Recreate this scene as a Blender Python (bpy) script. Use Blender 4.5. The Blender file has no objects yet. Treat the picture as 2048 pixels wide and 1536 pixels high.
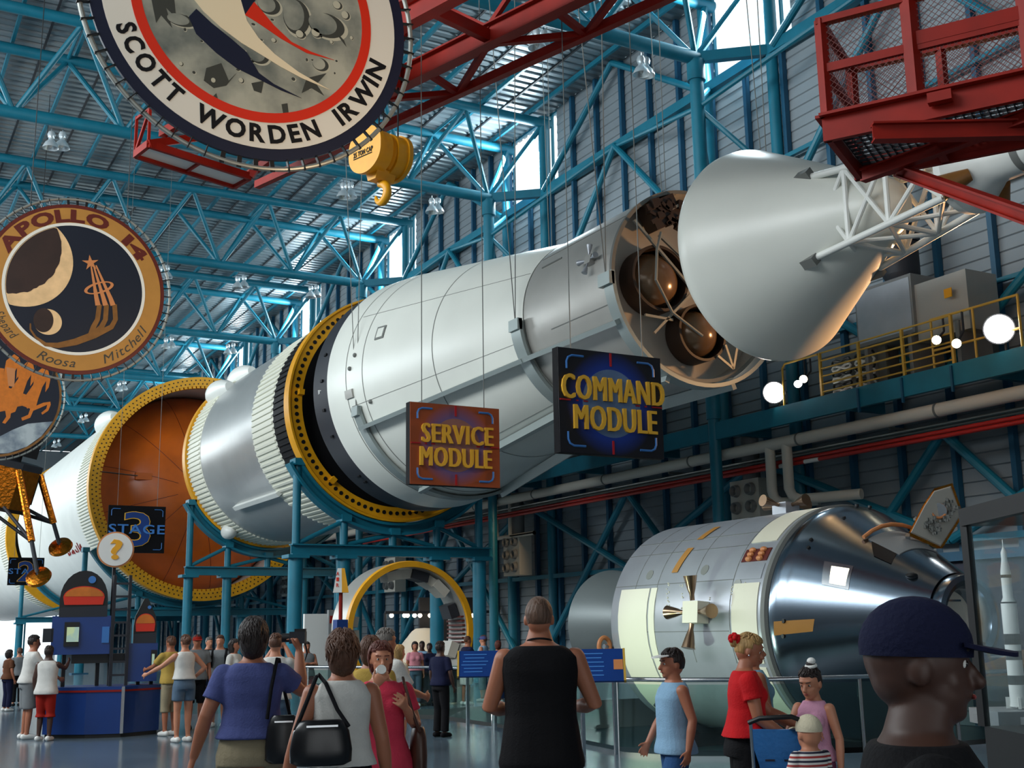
import bpy, bmesh, math, random
from mathutils import Vector, Matrix, noise
random.seed(7)
PI=math.pi; R=math.radians
sc=bpy.context.scene; COL=sc.collection

# ------------------------------------------------------------------ camera, sky, lights, exposure
F_PX=2388.0; PITCH=R(11.64); ROLL=R(-.95); YAW=R(29.3); EYE=Vector((0,0,1.6))
fwd=Vector((math.sin(YAW)*math.cos(PITCH),math.cos(YAW)*math.cos(PITCH),math.sin(PITCH)))
_r=Vector((math.cos(YAW),-math.sin(YAW),0)); _u=_r.cross(fwd)
rgt=math.cos(ROLL)*_r+math.sin(ROLL)*_u; upv=-math.sin(ROLL)*_r+math.cos(ROLL)*_u
camd=bpy.data.cameras.new('camera'); cam=bpy.data.objects.new('camera',camd); COL.objects.link(cam)
camd.sensor_width=36; camd.lens=36*F_PX/2048; camd.clip_end=500; camd.clip_start=.05
M=Matrix((rgt,upv,-fwd)).transposed().to_4x4(); M.translation=EYE; cam.matrix_world=M
sc.camera=cam
sc.view_settings.view_transform='Standard'; sc.view_settings.look='None'; sc.view_settings.gamma=1
sc.view_settings.exposure=0.0
W=bpy.data.worlds.new('world'); sc.world=W; W.use_nodes=True
bg=W.node_tree.nodes['Background']; bg.inputs[0].default_value=(.93,.98,1,1); bg.inputs[1].default_value=1.6

def area(name,loc,target,sx,sy,power,col=(1,1,1)):
    l=bpy.data.lights.new(name,'AREA'); l.shape='RECTANGLE'; l.size=sx; l.size_y=sy; l.energy=power; l.color=col
    o=bpy.data.objects.new(name,l); COL.objects.link(o); o.location=loc
    o.rotation_euler=(Vector(target)-Vector(loc)).to_track_quat('-Z','Y').to_euler(); return o
def spot(name,loc,target,power,ang,col=(1,1,1),rad=.15,blend=.5):
    l=bpy.data.lights.new(name,'SPOT'); l.energy=power; l.spot_size=R(ang); l.spot_blend=blend; l.color=col; l.shadow_soft_size=rad
    o=bpy.data.objects.new(name,l); COL.objects.link(o); o.location=loc
    o.rotation_euler=(Vector(target)-Vector(loc)).to_track_quat('-Z','Y').to_euler(); return o
# daylight entering by the glazed left side of the hall and by the slots over the right wall
area('daylight_left_clerestory',(-13.5,30,15),(14,36,9),50,6,9000,(.93,.98,1))
area('daylight_left_far',(-13.5,80,14.6),(14,74,8),46,8,12500,(.9,.97,1))
area('daylight_entrance',(-4,-15.5,6),(6,20,5),16,7,130,(.95,.97,1))
for _k in range(6):
    area('daylight_slot',(21.55,24.7+12.5*_k,18.7),(12,24.7+12.5*_k,16.5),2.4,2.3,800,(.82,.95,1))
spot('warm_flood',(19.6,15.0,7.3),(14.4,14.9,7.9),1900,86,(1,.5,.2),.2)
spot('cool_flood',(19.6,22.3,7.3),(14.6,18.3,7.6),260,60,(1,.86,.74),.2)
spot('pit_spot',(9.6,18.6,.2),(14.5,17.3,1.0),420,75,(1,.98,.84),.15)
spot('ring_spot',(19.5,33,6),(17,40,1.5),260,80,(1,.7,.4),.2)
spot('badge_spot',(7.2,9.5,6.2),(5.0,14,9.2),520,60,(1,.72,.45),.2)
spot('badge_spot',(7.4,23,7.2),(4.6,28.9,9.2),420,60,(1,.7,.42),.2)

# ------------------------------------------------------------------ pixel helpers (a point on a real plane)
def ray(x,y): return fwd+rgt*((x-1024)/F_PX)-upv*((y-768)/F_PX)
def atX(x,y,v): d=ray(x,y); return EYE+d*(v/d.x)
def atY(x,y,v): d=ray(x,y); return EYE+d*(v/d.y)
def atZ(x,y,v): d=ray(x,y); return EYE+d*((v-1.6)/d.z)
def atD(x,y,v): return EYE+ray(x,y)*v

# ------------------------------------------------------------------ materials
def srgb(r,g,b):
    f=lambda c:(c/255/12.92) if c/255<=.04045 else ((c/255+.055)/1.055)**2.4
    return (f(r),f(g),f(b),1)
def mat(name,col,rough=.5,metal=0,var=0,scale=3,bump=0,bscale=40,coat=0,emit=0,spec=.5,stretch=None):
    m=bpy.data.materials.new(name); m.use_nodes=True; nt=m.node_tree; b=nt.nodes['Principled BSDF']
    b.inputs['Base Color'].default_value=col; b.inputs['Roughness'].default_value=rough; b.inputs['Metallic'].default_value=metal
    b.inputs['Specular IOR Level'].default_value=spec
    if coat: b.inputs['Coat Weight'].default_value=coat
    if emit: b.inputs['Emission Color'].default_value=col; b.inputs['Emission Strength'].default_value=emit
    if var or bump:
        tc=nt.nodes.new('ShaderNodeTexCoord'); mp=nt.nodes.new('ShaderNodeMapping'); nt.links.new(tc.outputs['Object'],mp.inputs[0])
        if stretch: mp.inputs['Scale'].default_value=stretch
    if var:
        n=nt.nodes.new('ShaderNodeTexNoise'); n.inputs['Scale'].default_value=scale; n.inputs['Detail'].default_value=5; nt.links.new(mp.outputs[0],n.inputs['Vector'])
        r=nt.nodes.new('ShaderNodeValToRGB'); r.color_ramp.elements[0].position=.3; r.color_ramp.elements[1].position=.7
        r.color_ramp.elements[0].color=tuple(c*(1-var) for c in col[:3])+(1,); r.color_ramp.elements[1].color=tuple(min(1,c*(1+var)) for c in col[:3])+(1,)
        nt.links.new(n.outputs['Fac'],r.inputs[0]); nt.links.new(r.outputs[0],b.inputs['Base Color'])
    if bump:
        n2=nt.nodes.new('ShaderNodeTexNoise'); n2.inputs['Scale'].default_value=bscale; n2.inputs['Detail'].default_value=4; nt.links.new(mp.outputs[0],n2.inputs['Vector'])
        bp=nt.nodes.new('ShaderNodeBump'); bp.inputs['Strength'].default_value=bump; bp.inputs['Distance'].default_value=.02; nt.links.new(n2.outputs['Fac'],bp.inputs['Height']); nt.links.new(bp.outputs[0],b.inputs['Normal'])
    return m
def two_tone(name,c1,c2,rough=.6,scale=1.2,lo=.42,hi=.58,bump=0,metal=0):
    m=mat(name,c1,rough,metal,.2,scale,bump,scale*4); nt=m.node_tree
    r=[n for n in nt.nodes if n.type=='VALTORGB'][0]
    r.color_ramp.elements[0].color=c1; r.color_ramp.elements[1].color=c2; r.color_ramp.elements[0].position=lo; r.color_ramp.elements[1].position=hi
    return m
def glass(name,tint=(.8,.93,.9,1),refl=.12):
    m=bpy.data.materials.new(name); m.use_nodes=True; nt=m.node_tree; nt.nodes.remove(nt.nodes['Principled BSDF'])
    out=nt.nodes['Material Output']; t=nt.nodes.new('ShaderNodeBsdfTransparent'); t.inputs[0].default_value=tint
    g=nt.nodes.new('ShaderNodeBsdfGlossy'); g.inputs['Roughness'].default_value=.03; g.inputs[0].default_value=(.9,1,.97,1)
    lw=nt.nodes.new('ShaderNodeLayerWeight'); lw.inputs[0].default_value=.35
    mu=nt.nodes.new('ShaderNodeMath'); mu.operation='MULTIPLY_ADD'; mu.inputs[1].default_value=.12; mu.inputs[2].default_value=refl*.4
    nt.links.new(lw.outputs['Fresnel'],mu.inputs[0])
    mx=nt.nodes.new('ShaderNodeMixShader'); nt.links.new(mu.outputs[0],mx.inputs[0]); nt.links.new(t.outputs[0],mx.inputs[1]); nt.links.new(g.outputs[0],mx.inputs[2]); nt.links.new(mx.outputs[0],out.inputs[0]); return m
def stripes(name,cols,period,axis='Z',rough=.8):
    m=mat(name,cols[0],rough); nt=m.node_tree; b=nt.nodes['Principled BSDF']
    tc=nt.nodes.new('ShaderNodeTexCoord'); sp=nt.nodes.new('ShaderNodeSeparateXYZ'); nt.links.new(tc.outputs['Object'],sp.inputs[0])
    mu=nt.nodes.new('ShaderNodeMath'); mu.operation='DIVIDE'; mu.inputs[1].default_value=period; nt.links.new(sp.outputs[axis],mu.inputs[0])
    fr=nt.nodes.new('ShaderNodeMath'); fr.operation='FRACT'; nt.links.new(mu.outputs[0],fr.inputs[0])
    r=nt.nodes.new('ShaderNodeValToRGB'); r.color_ramp.interpolation='CONSTANT'
    els=r.color_ramp.elements; els[0].color=cols[0]; els[1].position=1/len(cols); els[1].color=cols[1]
    for i,c in enumerate(cols[2:],2): e=els.new(i/len(cols)); e.color=c
    nt.links.new(fr.outputs[0],r.inputs[0]); nt.links.new(r.outputs[0],b.inputs['Base Color']); return m
K={}
K['teal']=mat('teal paint',srgb(16,110,132),.45,0,.12,2)
K['teal_dark']=mat('deep blue paint',srgb(14,78,108),.5,0,.12,2)
K['siding']=mat('wall siding',srgb(134,144,150),.55,0,.1,.6)
K['deck']=mat('roof deck',srgb(140,152,158),.38,.35,.12,.5)
K['white']=mat('white hull paint',srgb(226,228,222),.38,0,.04,.8,.02,30)
K['sla']=mat('off white adapter paint',srgb(222,224,215),.34,0,.04,.6,.03,60)
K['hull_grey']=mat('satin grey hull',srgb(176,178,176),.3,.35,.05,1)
K['sm_grey']=mat('service module grey',srgb(168,166,160),.36,.25,.06,1)
K['rib_white']=mat('ribbed skirt cream',srgb(222,222,206),.5)
K['black']=mat('black paint',srgb(17,17,20),.6,spec=.25)
K['iu']=mat('dark grey paint',srgb(46,48,54),.5,spec=.3)
K['yellow']=mat('golden yellow primer',srgb(228,160,14),.42,0,.08,4)
K['yrail']=mat('yellow rail paint',srgb(196,156,60),.5)
K['orange']=mat('orange brown foam',srgb(204,98,26),.28,0,.2,.7,.05,3)
K['seam']=mat('seam line grey',srgb(110,112,108),.6)
K['cradle']=mat('cradle grey',srgb(150,160,158),.4,.3)
K['red']=mat('crane red',srgb(142,27,14),.5,0,.15,3,spec=.25)
K['mesh']=mat('dull red wire',srgb(110,52,48),.6)
K['pipe_red']=mat('pipe red',srgb(176,34,26),.4)
K['pipe_white']=mat('pipe jacket',srgb(200,196,184),.5)
K['conduit']=mat('galvanised conduit',srgb(150,152,146),.4,.5)
K['tank']=mat('brown tank dome',srgb(106,84,62),.2,.2,.12,3)
K['collar']=mat('dark brown collar',srgb(42,28,20),.5)
K['chrome']=mat('polished foil',srgb(142,156,170),.2,1,.05,2,.06,1.6,stretch=(1,.25,1))
K['steel']=mat('bright steel',srgb(200,203,206),.22,1)
K['lamp_alu']=mat('lamp reflector',srgb(222,232,236),.25,.55)
K['csm']=mat('satin aluminium panel',srgb(172,176,182),.34,.4,.06,2)
K['cream']=mat('cream radiator panel',srgb(226,222,200),.5)
K['dark']=mat('near black',srgb(14,14,16),.5)
K['grey']=mat('mid grey',srgb(128,130,130),.5)
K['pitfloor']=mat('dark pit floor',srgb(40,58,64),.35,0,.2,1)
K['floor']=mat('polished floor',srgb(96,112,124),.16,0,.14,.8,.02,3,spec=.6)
K['glass']=glass('clear glass')
K['pane']=glass('window pane',(.97,.99,1,1),.05)
K['gold']=mat('gold foil',srgb(220,130,40),.2,1,.2,6,.9,9)
K['nozzle']=mat('brown metal nozzle',srgb(150,124,100),.25,.9)
K['bluebox']=mat('kiosk blue',srgb(10,54,122),.4,0,.1,2)
K['signwhite']=mat('sign white',srgb(225,225,220),.5)
K['navy']=mat('badge navy',srgb(18,24,48),.5)
K['bred']=mat('badge red',srgb(214,44,14),.5)
K['bwhite']=mat('badge white',srgb(226,222,210),.5)
K['bcream']=mat('badge cream',srgb(236,220,186),.5)
K['btan']=mat('badge tan',srgb(176,124,54),.55,0,.06,3)
K['bmaroon']=mat('badge maroon',srgb(92,28,16),.5)
K['bbrown']=mat('badge brown',srgb(128,84,34),.5,0,.2,5)
K['bspace']=mat('badge night blue',srgb(14,22,38),.5)
K['bink']=mat('badge lettering ink',srgb(60,58,50),.5)
K['moon']=two_tone('lunar ground',srgb(92,100,96),srgb(176,176,160),.6,1.3,.36,.62)
K['moon_grey']=two_tone('grey moon',srgb(110,122,134),srgb(176,184,186),.6,1.6,.4,.6)
K['moondark']=mat('crater dark',srgb(58,60,54),.6)
K['moonlight']=mat('crater light',srgb(188,186,166),.6)
K['moonglow']=mat('moon crescent',srgb(226,188,138),.6,0,.12,5)
K['moonshade']=mat('moon night side',srgb(46,28,22),.6,0,.2,3)
K['copper']=mat('badge copper',srgb(200,128,76),.5)
K['horse']=mat('badge orange',srgb(206,112,28),.5,0,.12,8)
K['gold_text']=mat('sign gold letters',srgb(240,182,54),.5)
K['signblue']=mat('sign bracket blue',srgb(60,120,190),.5)
K['signred']=mat('sign red',srgb(176,24,32),.5)
K['board_black']=mat('sign board black',srgb(10,10,14),.8,spec=.2)
K['skin']=mat('skin',srgb(190,128,98),.5,0,.06,6)
K['skin_tan']=mat('tanned skin',srgb(166,104,76),.5,0,.06,6)
K['skin_brown']=mat('brown skin',srgb(110,70,50),.5,0,.06,6)
K['skin_dark']=mat('dark skin',srgb(70,44,34),.5,0,.06,6)
K['eye_white']=mat('eye white',srgb(230,228,222),.3); K['iris']=mat('iris',srgb(40,26,18),.2); K['lip']=mat('lips',srgb(160,70,66),.4)
def cloth(name,c,rough=.85): 
    K[name]=mat(name.replace('_',' '),c,rough,0,.08,9,.25,90,spec=.2); return K[name]
for n,c in dict(c_blue=srgb(78,86,138),c_white=srgb(208,206,200),c_pink=srgb(206,60,84),c_black=srgb(16,15,18),c_red=srgb(196,26,32),c_ltblue=srgb(136,172,200),
    c_khaki=srgb(150,138,112),c_navy=srgb(22,26,54),c_denim=srgb(84,104,124),c_rose=srgb(206,150,176),c_grey=srgb(120,124,126),c_yellow=srgb(178,148,72),c_brown=srgb(92,56,36),
    c_jeans=srgb(46,82,128),c_redshort=srgb(150,32,22),c_teal=srgb(20,96,108),c_floral=srgb(200,130,140),c_beige=srgb(202,192,166),c_mauve=srgb(150,84,120),c_sky=srgb(120,160,180),c_strap=srgb(20,20,24)).items(): cloth(n,c)
for n,c in dict(h_dark=srgb(34,22,18),h_brown=srgb(84,50,30),h_auburn=srgb(96,42,28),h_blond=srgb(176,138,84),h_grey=srgb(110,104,98),h_buzz=srgb(92,66,50)).items(): K[n]=mat(n[2:]+' hair',c,.55,0,.35,14,.8,60,stretch=(1,1,.25))
K['stripe']=stripes('striped cloth',[srgb(170,52,48),srgb(226,222,216),srgb(34,34,56),srgb(226,222,216)],.052)
K['leather']=mat('black leather',srgb(18,17,20),.3); K['bagbrown']=mat('brown leather',srgb(70,42,30),.4)

# ------------------------------------------------------------------ mesh builder
class MB:
    def __init__(s): s.v=[]; s.f=[]; s.m=[]; s.mi=0
    def add(s,vs,fs):
        b=len(s.v); s.v+=[tuple(v) for v in vs]; s.f+=[tuple(i+b for i in f) for f in fs]; s.m+=[s.mi]*len(fs); return s
    def box(s,c,d,rz=0,rot=None):
        x,y,z=[k/2 for k in d]; q=Matrix.Rotation(rz,3,'Z') if rot is None else rot; c=Vector(c)
        vs=[c+q@Vector((a*x,b*y,e*z)) for a in(-1,1) for b in(-1,1) for e in(-1,1)]
        return s.add(vs,[(0,1,3,2),(4,6,7,5),(0,4,5,1),(2,3,7,6),(0,2,6,4),(1,5,7,3)])
    def bar(s,a,b,w,h=None,up=(0,0,1)):
        a=Vector(a);b=Vector(b);d=b-a;L=d.length
        if L<1e-6:return s
        d.normalize(); u=Vector(up)
        if abs(d.dot(u))>.98:u=Vector((0,1,0))
        x=d.cross(u).normalized(); z=x.cross(d); rot=Matrix((x,d,z)).transposed()
        return s.box((a+b)/2,(w,L,h or w),rot=rot)
    def tube(s,pts,r,n=10,caps=True,sx=1):
        pts=[Vector(p) for p in pts]; rs=r if isinstance(r,(list,tuple)) else [r]*len(pts)
        vs=[];fs=[];x=None
        for i,p in enumerate(pts):
            d=(pts[min(i+1,len(pts)-1)]-pts[max(i-1,0)])
            d=d.normalized() if d.length>1e-9 else Vector((0,0,1))
            if x is None:
                x=d.cross(Vector((0,0,1)) if abs(d.z)<.9 else Vector((1,0,0))).normalized()
            else:
                x=(x-d*x.dot(d)).normalized()
            y=d.cross(x)
            for k in range(n):
                a=2*PI*k/n; vs.append(p+rs[i]*(math.cos(a)*x*sx+math.sin(a)*y))
        m=len(pts)
        for i in range(m-1):
            for k in range(n):
                k2=(k+1)%n; fs.append((i*n+k,i*n+k2,(i+1)*n+k2,(i+1)*n+k))
        if caps: fs.append(tuple(range(n-1,-1,-1))); fs.append(tuple((m-1)*n+k for k in range(n)))
        return s.add(vs,fs)
    def capsule(s,pts,r,n=12):   # tube with rounded ends
        pts=[Vector(p) for p in pts]; rs=list(r) if isinstance(r,(list,tuple)) else [r]*len(pts)
        d0=(pts[0]-pts[1]).normalized(); d1=(pts[-1]-pts[-2]).normalized(); P=[];Q=[]
        for a in (80,50,25): P.append(pts[0]+d0*rs[0]*math.sin(R(a))); Q.append(rs[0]*math.cos(R(a)))
        P+=pts;Q+=rs
        for a in (25,50,80): P.append(pts[-1]+d1*rs[-1]*math.sin(R(a))); Q.append(rs[-1]*math.cos(R(a)))
        return s.tube(P,Q,n)
    def lathe(s,c,prof,n=64,axis='Y',a0=0,a1=2*PI,close=False):  # prof [(along,r)]
        c=Vector(c); full=abs(a1-a0-2*PI)<1e-6; m=n if full else n+1; vs=[];fs=[]
        for (y,r) in prof:
            for k in range(m):
                a=a0+(a1-a0)*k/n; ca,sa=r*math.cos(a),r*math.sin(a)
                vs.append(c+(Vector((ca,y,sa)) if axis=='Y' else Vector((ca,sa,y)) if axis=='Z' else Vector((y,ca,sa))))
        P=len(prof); rng=range(P if close else P-1)
        for i in rng:
            j=(i+1)%P
            for k in range(n):
                k2=(k+1)%m; q=(i*m+k,i*m+k2,j*m+k2,j*m+k)
                fs.append(q[::-1] if axis=='Z' else q)
        if close and not full:
            fs.append(tuple(i*m for i in range(P))); fs.append(tuple(i*m+n for i in range(P-1,-1,-1)))
        return s.add(vs,fs)
    def ell(s,c,r,n=16,m=10,rot=None):
        c=Vector(c); vs=[];fs=[]
        for i in range(m+1):
            t=PI*i/m
            for k in range(n):
                p=2*PI*k/n; v=Vector((r[0]*math.sin(t)*math.cos(p),r[1]*math.sin(t)*math.sin(p),r[2]*math.cos(t)))
                vs.append(c+(rot@v if rot else v))
        for i in range(m):
            for k in range(n):
                k2=(k+1)%n; fs.append((i*n+k,(i+1)*n+k,(i+1)*n+k2,i*n+k2))
        return s.add(vs,fs)
    def loft(s,rings,caps=True):
        n=len(rings[0]); vs=[v for r in rings for v in r]; fs=[]
        for i in range(len(rings)-1):
            for k in range(n):
                k2=(k+1)%n; fs.append((i*n+k,i*n+k2,(i+1)*n+k2,(i+1)*n+k))
        if caps: fs.append(tuple(range(n-1,-1,-1))); fs.append(tuple((len(rings)-1)*n+k for k in range(n)))
        return s.add(vs,fs)
    def prism(s,poly,fn,d0,d1):  # poly of (u,v); fn(u,v,d)->world
        n=len(poly); vs=[fn(u,v,d0) for u,v in poly]+[fn(u,v,d1) for u,v in poly]
        fs=[tuple(range(n)),tuple(range(2*n-1,n-1,-1))]+[(k,k+n,(k+1)%n+n,(k+1)%n) for k in range(n)]
        return s.add(vs,fs)
    def mesh(s,name,mats,smooth=35):
        me=bpy.data.meshes.new(name); me.from_pydata(s.v,[],s.f); me.validate()
        bm=bmesh.new(); bm.from_mesh(me); bmesh.ops.remove_doubles(bm,verts=bm.verts,dist=1e-5); bmesh.ops.recalc_face_normals(bm,faces=bm.faces)
        bm.to_mesh(me) if len(bm.faces) else None; bm.free()
        mats=mats if isinstance(mats,(list,tuple)) else [mats]
        for q in mats: me.materials.append(q)
        if len(mats)>1 and len(me.polygons)==len(s.m): me.polygons.foreach_set('material_index',s.m)
        if smooth:
            me.polygons.foreach_set('use_smooth',[True]*len(me.polygons)); me.set_sharp_from_angle(angle=R(smooth))
        me.update(); return me
    def build(s,name,m,parent=None,smooth=35):
        return link(name,s.mesh(name,m,smooth),parent)
def link(name,me,parent=None):
    o=bpy.data.objects.new(name,me); COL.objects.link(o)
    if parent is not None:
        o.parent=parent; o.matrix_parent_inverse=Matrix.Translation(-Vector(parent['_at'])) if '_at' in parent else Matrix()
    return o
def tag(o,label=None,cat=None,group=None,kind=None):
    for k,v in (('label',label),('category',cat),('group',group),('kind',kind)):
        if v: o[k]=v
    return o
def thing(name,loc,label,cat,group=None,kind=None):
    o=bpy.data.objects.new(name,None); COL.objects.link(o); o.location=loc; o['_at']=list(loc); o.empty_display_size=.2
    return tag(o,label,cat,group,kind)
def struct(o): o['kind']='structure'; return o
def kids(o): return [c for c in COL.objects if c.parent==o]
def dup(root,delta,label=None,rotz=None):
    r=root.copy(); COL.objects.link(r); r.location=Vector(root.location)+Vector(delta)
    if label:r['label']=label
    if rotz is not None:r.rotation_euler=(0,0,rotz)
    def rec(a,b):
        for ch in kids(a):
            c=ch.copy(); COL.objects.link(c); mi=ch.matrix_parent_inverse.copy(); c.parent=b; c.matrix_parent_inverse=mi; rec(ch,c)
    rec(root,r); return r
DG=bpy.context.evaluated_depsgraph_get
def remesh(mb,name,m,voxel,it=4,parent=None):
    me=mb.mesh(name+'_raw',m,0); o=bpy.data.objects.new('tmp',me); COL.objects.link(o)
    rm=o.modifiers.new('r','REMESH'); rm.mode='VOXEL'; rm.voxel_size=voxel
    sm=o.modifiers.new('s','SMOOTH'); sm.factor=.5; sm.iterations=it
    dg=DG(); dg.update(); ev=o.evaluated_get(dg); nm=bpy.data.meshes.new_from_object(ev); nm.name=name
    bpy.data.objects.remove(o); bpy.data.meshes.remove(me)
    nm.materials.clear(); nm.materials.append(m); nm.polygons.foreach_set('use_smooth',[True]*len(nm.polygons))
    return link(name,nm,parent)
_tc={}
def glyphs(s,bold=.0,shear=0.0):
    key=(s,bold,shear)
    if key in _tc:return _tc[key]
    cu=bpy.data.curves.new('t','FONT'); cu.body=s; cu.size=1; cu.offset=bold; cu.shear=shear; cu.resolution_u=3; cu.extrude=.5; cu.space_character=1.1 if len(s)>1 else 1
    o=bpy.data.objects.new('t',cu); COL.objects.link(o); dg=DG(); dg.update()
    me=bpy.data.meshes.new_from_object(o.evaluated_get(dg)); vs=[tuple(v.co) for v in me.vertices]; fs=[tuple(p.vertices) for p in me.polygons]
    bpy.data.objects.remove(o); bpy.data.curves.remove(cu); bpy.data.meshes.remove(me)
    _tc[key]=(vs,fs); return vs,fs
def text(mb,s,fn,cx,cy,w,h,d0,d1,bold=.02,shear=0,fat=0):
    if fat:
        for k in (-1,-.33,.33,1): text(mb,s,fn,cx+k*fat,cy,w-2*fat,h,d0,d1+k*.0004,bold,shear)
        return  # text stretched into a box centred at cx,cy
    vs,fs=glyphs(s,bold,shear); x0=min(v[0] for v in vs);x1=max(v[0] for v in vs);y0=min(v[1] for v in vs);y1=max(v[1] for v in vs)
    mb.add([fn(cx+((v[0]-x0)/(x1-x0)-.5)*w,cy+((v[1]-y0)/(y1-y0)-.5)*h,d0 if v[2]<0 else d1) for v in vs],fs)
def arc_text(mb,s,fn,r,a_mid,h,d0,d1,inward=False,stretch=1.0,bold=.02,gap=.16,shear=0,space=.5,fit=None):
    if fit:
        S_=sum((max(v[0] for v in glyphs(c,bold,shear)[0])-min(v[0] for v in glyphs(c,bold,shear)[0]))/.73*h for c in s); stretch=(fit-gap*h*(len(s)-1))/S_
    # letters round a circle of radius r (baseline mid height); inward True: tops point to the centre
    g=[]
    for ch in s:
        if ch==' ': g.append((None,space*stretch*h)); continue
        vs,fs=glyphs(ch,bold,shear); x0=min(v[0] for v in vs);x1=max(v[0] for v in vs); cap=.73
        g.append(((vs,fs,x0,x1),(x1-x0)/cap*h*stretch*(.84 if ch in 'WV' and inward else 1)))
    tot=sum(w for _,w in g)+gap*h*(len(g)-1); pos=-tot/2
    for q,w in g:
        c=pos+w/2; pos+=w+gap*h
        if q is None: continue
        vs,fs,x0,x1=q; a=a_mid+(c/r if inward else -c/r)
        tx=Vector((-math.sin(a),math.cos(a)))*(1 if inward else -1); ty=Vector((math.cos(a),math.sin(a)))*(-1 if inward else 1)
        ctr=Vector((math.cos(a),math.sin(a)))*r; out=[]
        for v in vs:
            p=ctr+tx*((v[0]-(x0+x1)/2)/.73*h*stretch)+ty*((v[1]-.365)/.73*h); out.append(fn(p.x,p.y,d0 if v[2]<0 else d1))
        mb.add(out,fs)
def circle(cx,cy,r,n=48,ry=None,a0=0,a1=2*PI):
    ry=ry or r; full=abs(a1-a0-2*PI)<1e-6
    return [(cx+r*math.cos(a0+(a1-a0)*k/n),cy+ry*math.sin(a0+(a1-a0)*k/n)) for k in range(n if full else n+1)]

# ================================================================== SETTING
XW=21.9; XC=20.0; YC=[-.3+12.5*k for k in range(10)]; ZG=17.4
PIT=[(8.4,23.6),(9.95,20.6),(9.9,18.3),(9.7,16.4),(9.25,13.6),(9.6,12.7),(10.4,12.05),(11.5,11.7),(13,11.5),(17,11.5),(XW,11.5)]
b=MB(); b.add([(x,y,0) for x,y in [(-14,-16),(XW,-16)]+PIT[::-1]+[(XW,23.6),(XW,130),(-14,130)]],[tuple(range(2+len(PIT)+3))])
struct(b.build('floor',K['floor'],smooth=0))
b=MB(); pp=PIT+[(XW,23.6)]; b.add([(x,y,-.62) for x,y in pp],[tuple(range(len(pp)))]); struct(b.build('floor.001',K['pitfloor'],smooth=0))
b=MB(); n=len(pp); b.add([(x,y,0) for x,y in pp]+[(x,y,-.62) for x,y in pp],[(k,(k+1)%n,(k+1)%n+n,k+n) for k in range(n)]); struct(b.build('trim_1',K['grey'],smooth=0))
# roof deck with ribs running across the hall
b=MB(); Z=20.55; y=-16.0; vs=[]; 
while y<130:
    for dy,dz in ((0,0),(.2,0),(.23,.07),(.37,.07)): vs.append((y+dy,Z+dz))
    y+=.4
vs.append((130,Z)); n=len(vs)
b.add([(-14,a,z) for a,z in vs]+[(XW+.3,a,z) for a,z in vs],[(k,k+1,k+1+n,k+n) for k in range(n-1)])
ceil=struct(b.build('ceiling',K['deck'],smooth=0))
for k in range(18):
    x=21.0-1.95*k; MB().bar((x,-16,20.44),(x,130,20.44),.1,.17).build('purlin',K['teal'],ceil)
    MB().bar((x-.97,-16,20.53),(x-.97,130,20.53),.07,.05).build('deck_seam',K['iu'],ceil)
# right wall: lapped siding with studs, girts and braces, window slots at every column
b=MB()
def siding(y0,y1,z0,z1,step=.31):
    z=z0; vs=[]
    while z<z1-.01:
        t=min(z+step,z1); vs+=[(XW,z),(XW-.035,z+.02),(XW-.01,t-.012),(XW+.012,t-.01)]; z+=step
    m=len(vs); b.add([(x,y0,q) for x,q in vs]+[(x,y1,q) for x,q in vs],[(k,k+1,k+1+m,k+m) for k in range(m-1)])
siding(-16,130,-.62,ZG)
ed=[-16]+sum([[c-1.95,c+1.45] for c in YC],[])+[130]
for k in range(0,len(ed),2): siding(ed[k],ed[k+1],ZG,20.6)
wr=struct(b.build('wall_right',K['siding'],smooth=0))
for k in range(int(115/1.56)):
    y=-.3+1.56*k; near=[c for c in YC if c-1.95<y<c+1.5]
    MB().box((XW-.13,y,(ZG if near else 20.5)/2-.3),(.16,.13,(ZG if near else 20.5)+.6)).build('stud',K['teal_dark'],wr)
for z,w in ((ZG,.3),(14.1,.12),(11.2,.16),(8.9,.1),(3.4,.14)): MB().box((XW-.3,57,z),(w,146,w)).build('girt',K['teal'],wr)
for c in YC:
    for d in (-1.35,1.55): MB().tube([(XW-.28,c+d,-.6),(XW-.28,c+d,20.4)],.17,12).build('wall_post',K['teal'],wr)
    m=c+6.25
    for a,z,e,q in ((c+1.6,ZG,m,20.4),(c+10.9,ZG,m,20.4),(c+.4,11.3,m,ZG),(c+12.1,11.3,m,ZG),(c+.4,11.2,m,7),(c+12.1,11.2,m,7),(c+.4,.2,m,5.8),(c+12.1,.2,m,5.8),(c+.4,5.8,m,3.4),(c+12.1,5.8,m,3.4)):
        MB().tube([(XW-.45,a,z),(XW-.45,e,q)],.11,10).build('diagonal_brace',K['teal'],wr)
for i,c in enumerate(YC):
    b=MB()
    for y0,y1 in ((c-1.2,c+1.45),(c-1.85,c-1.5)): b.box((XW+.05,(y0+y1)/2,19),(.012,y1-y0,3.1))
    w=struct(b.build('window_%d'%(i+1),K['pane'],smooth=0))
    b=MB()
    for z in (ZG+.1,20.5): b.box((XW+.05,c-.25,z),(.1,3.5,.08))
    for y in (c-1.95,c-1.5,c-1.2,c+1.45): b.box((XW+.05,y,19),(.1,.06,3.1))
    b.build('window_frame',K['teal'],w,smooth=0)
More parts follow.
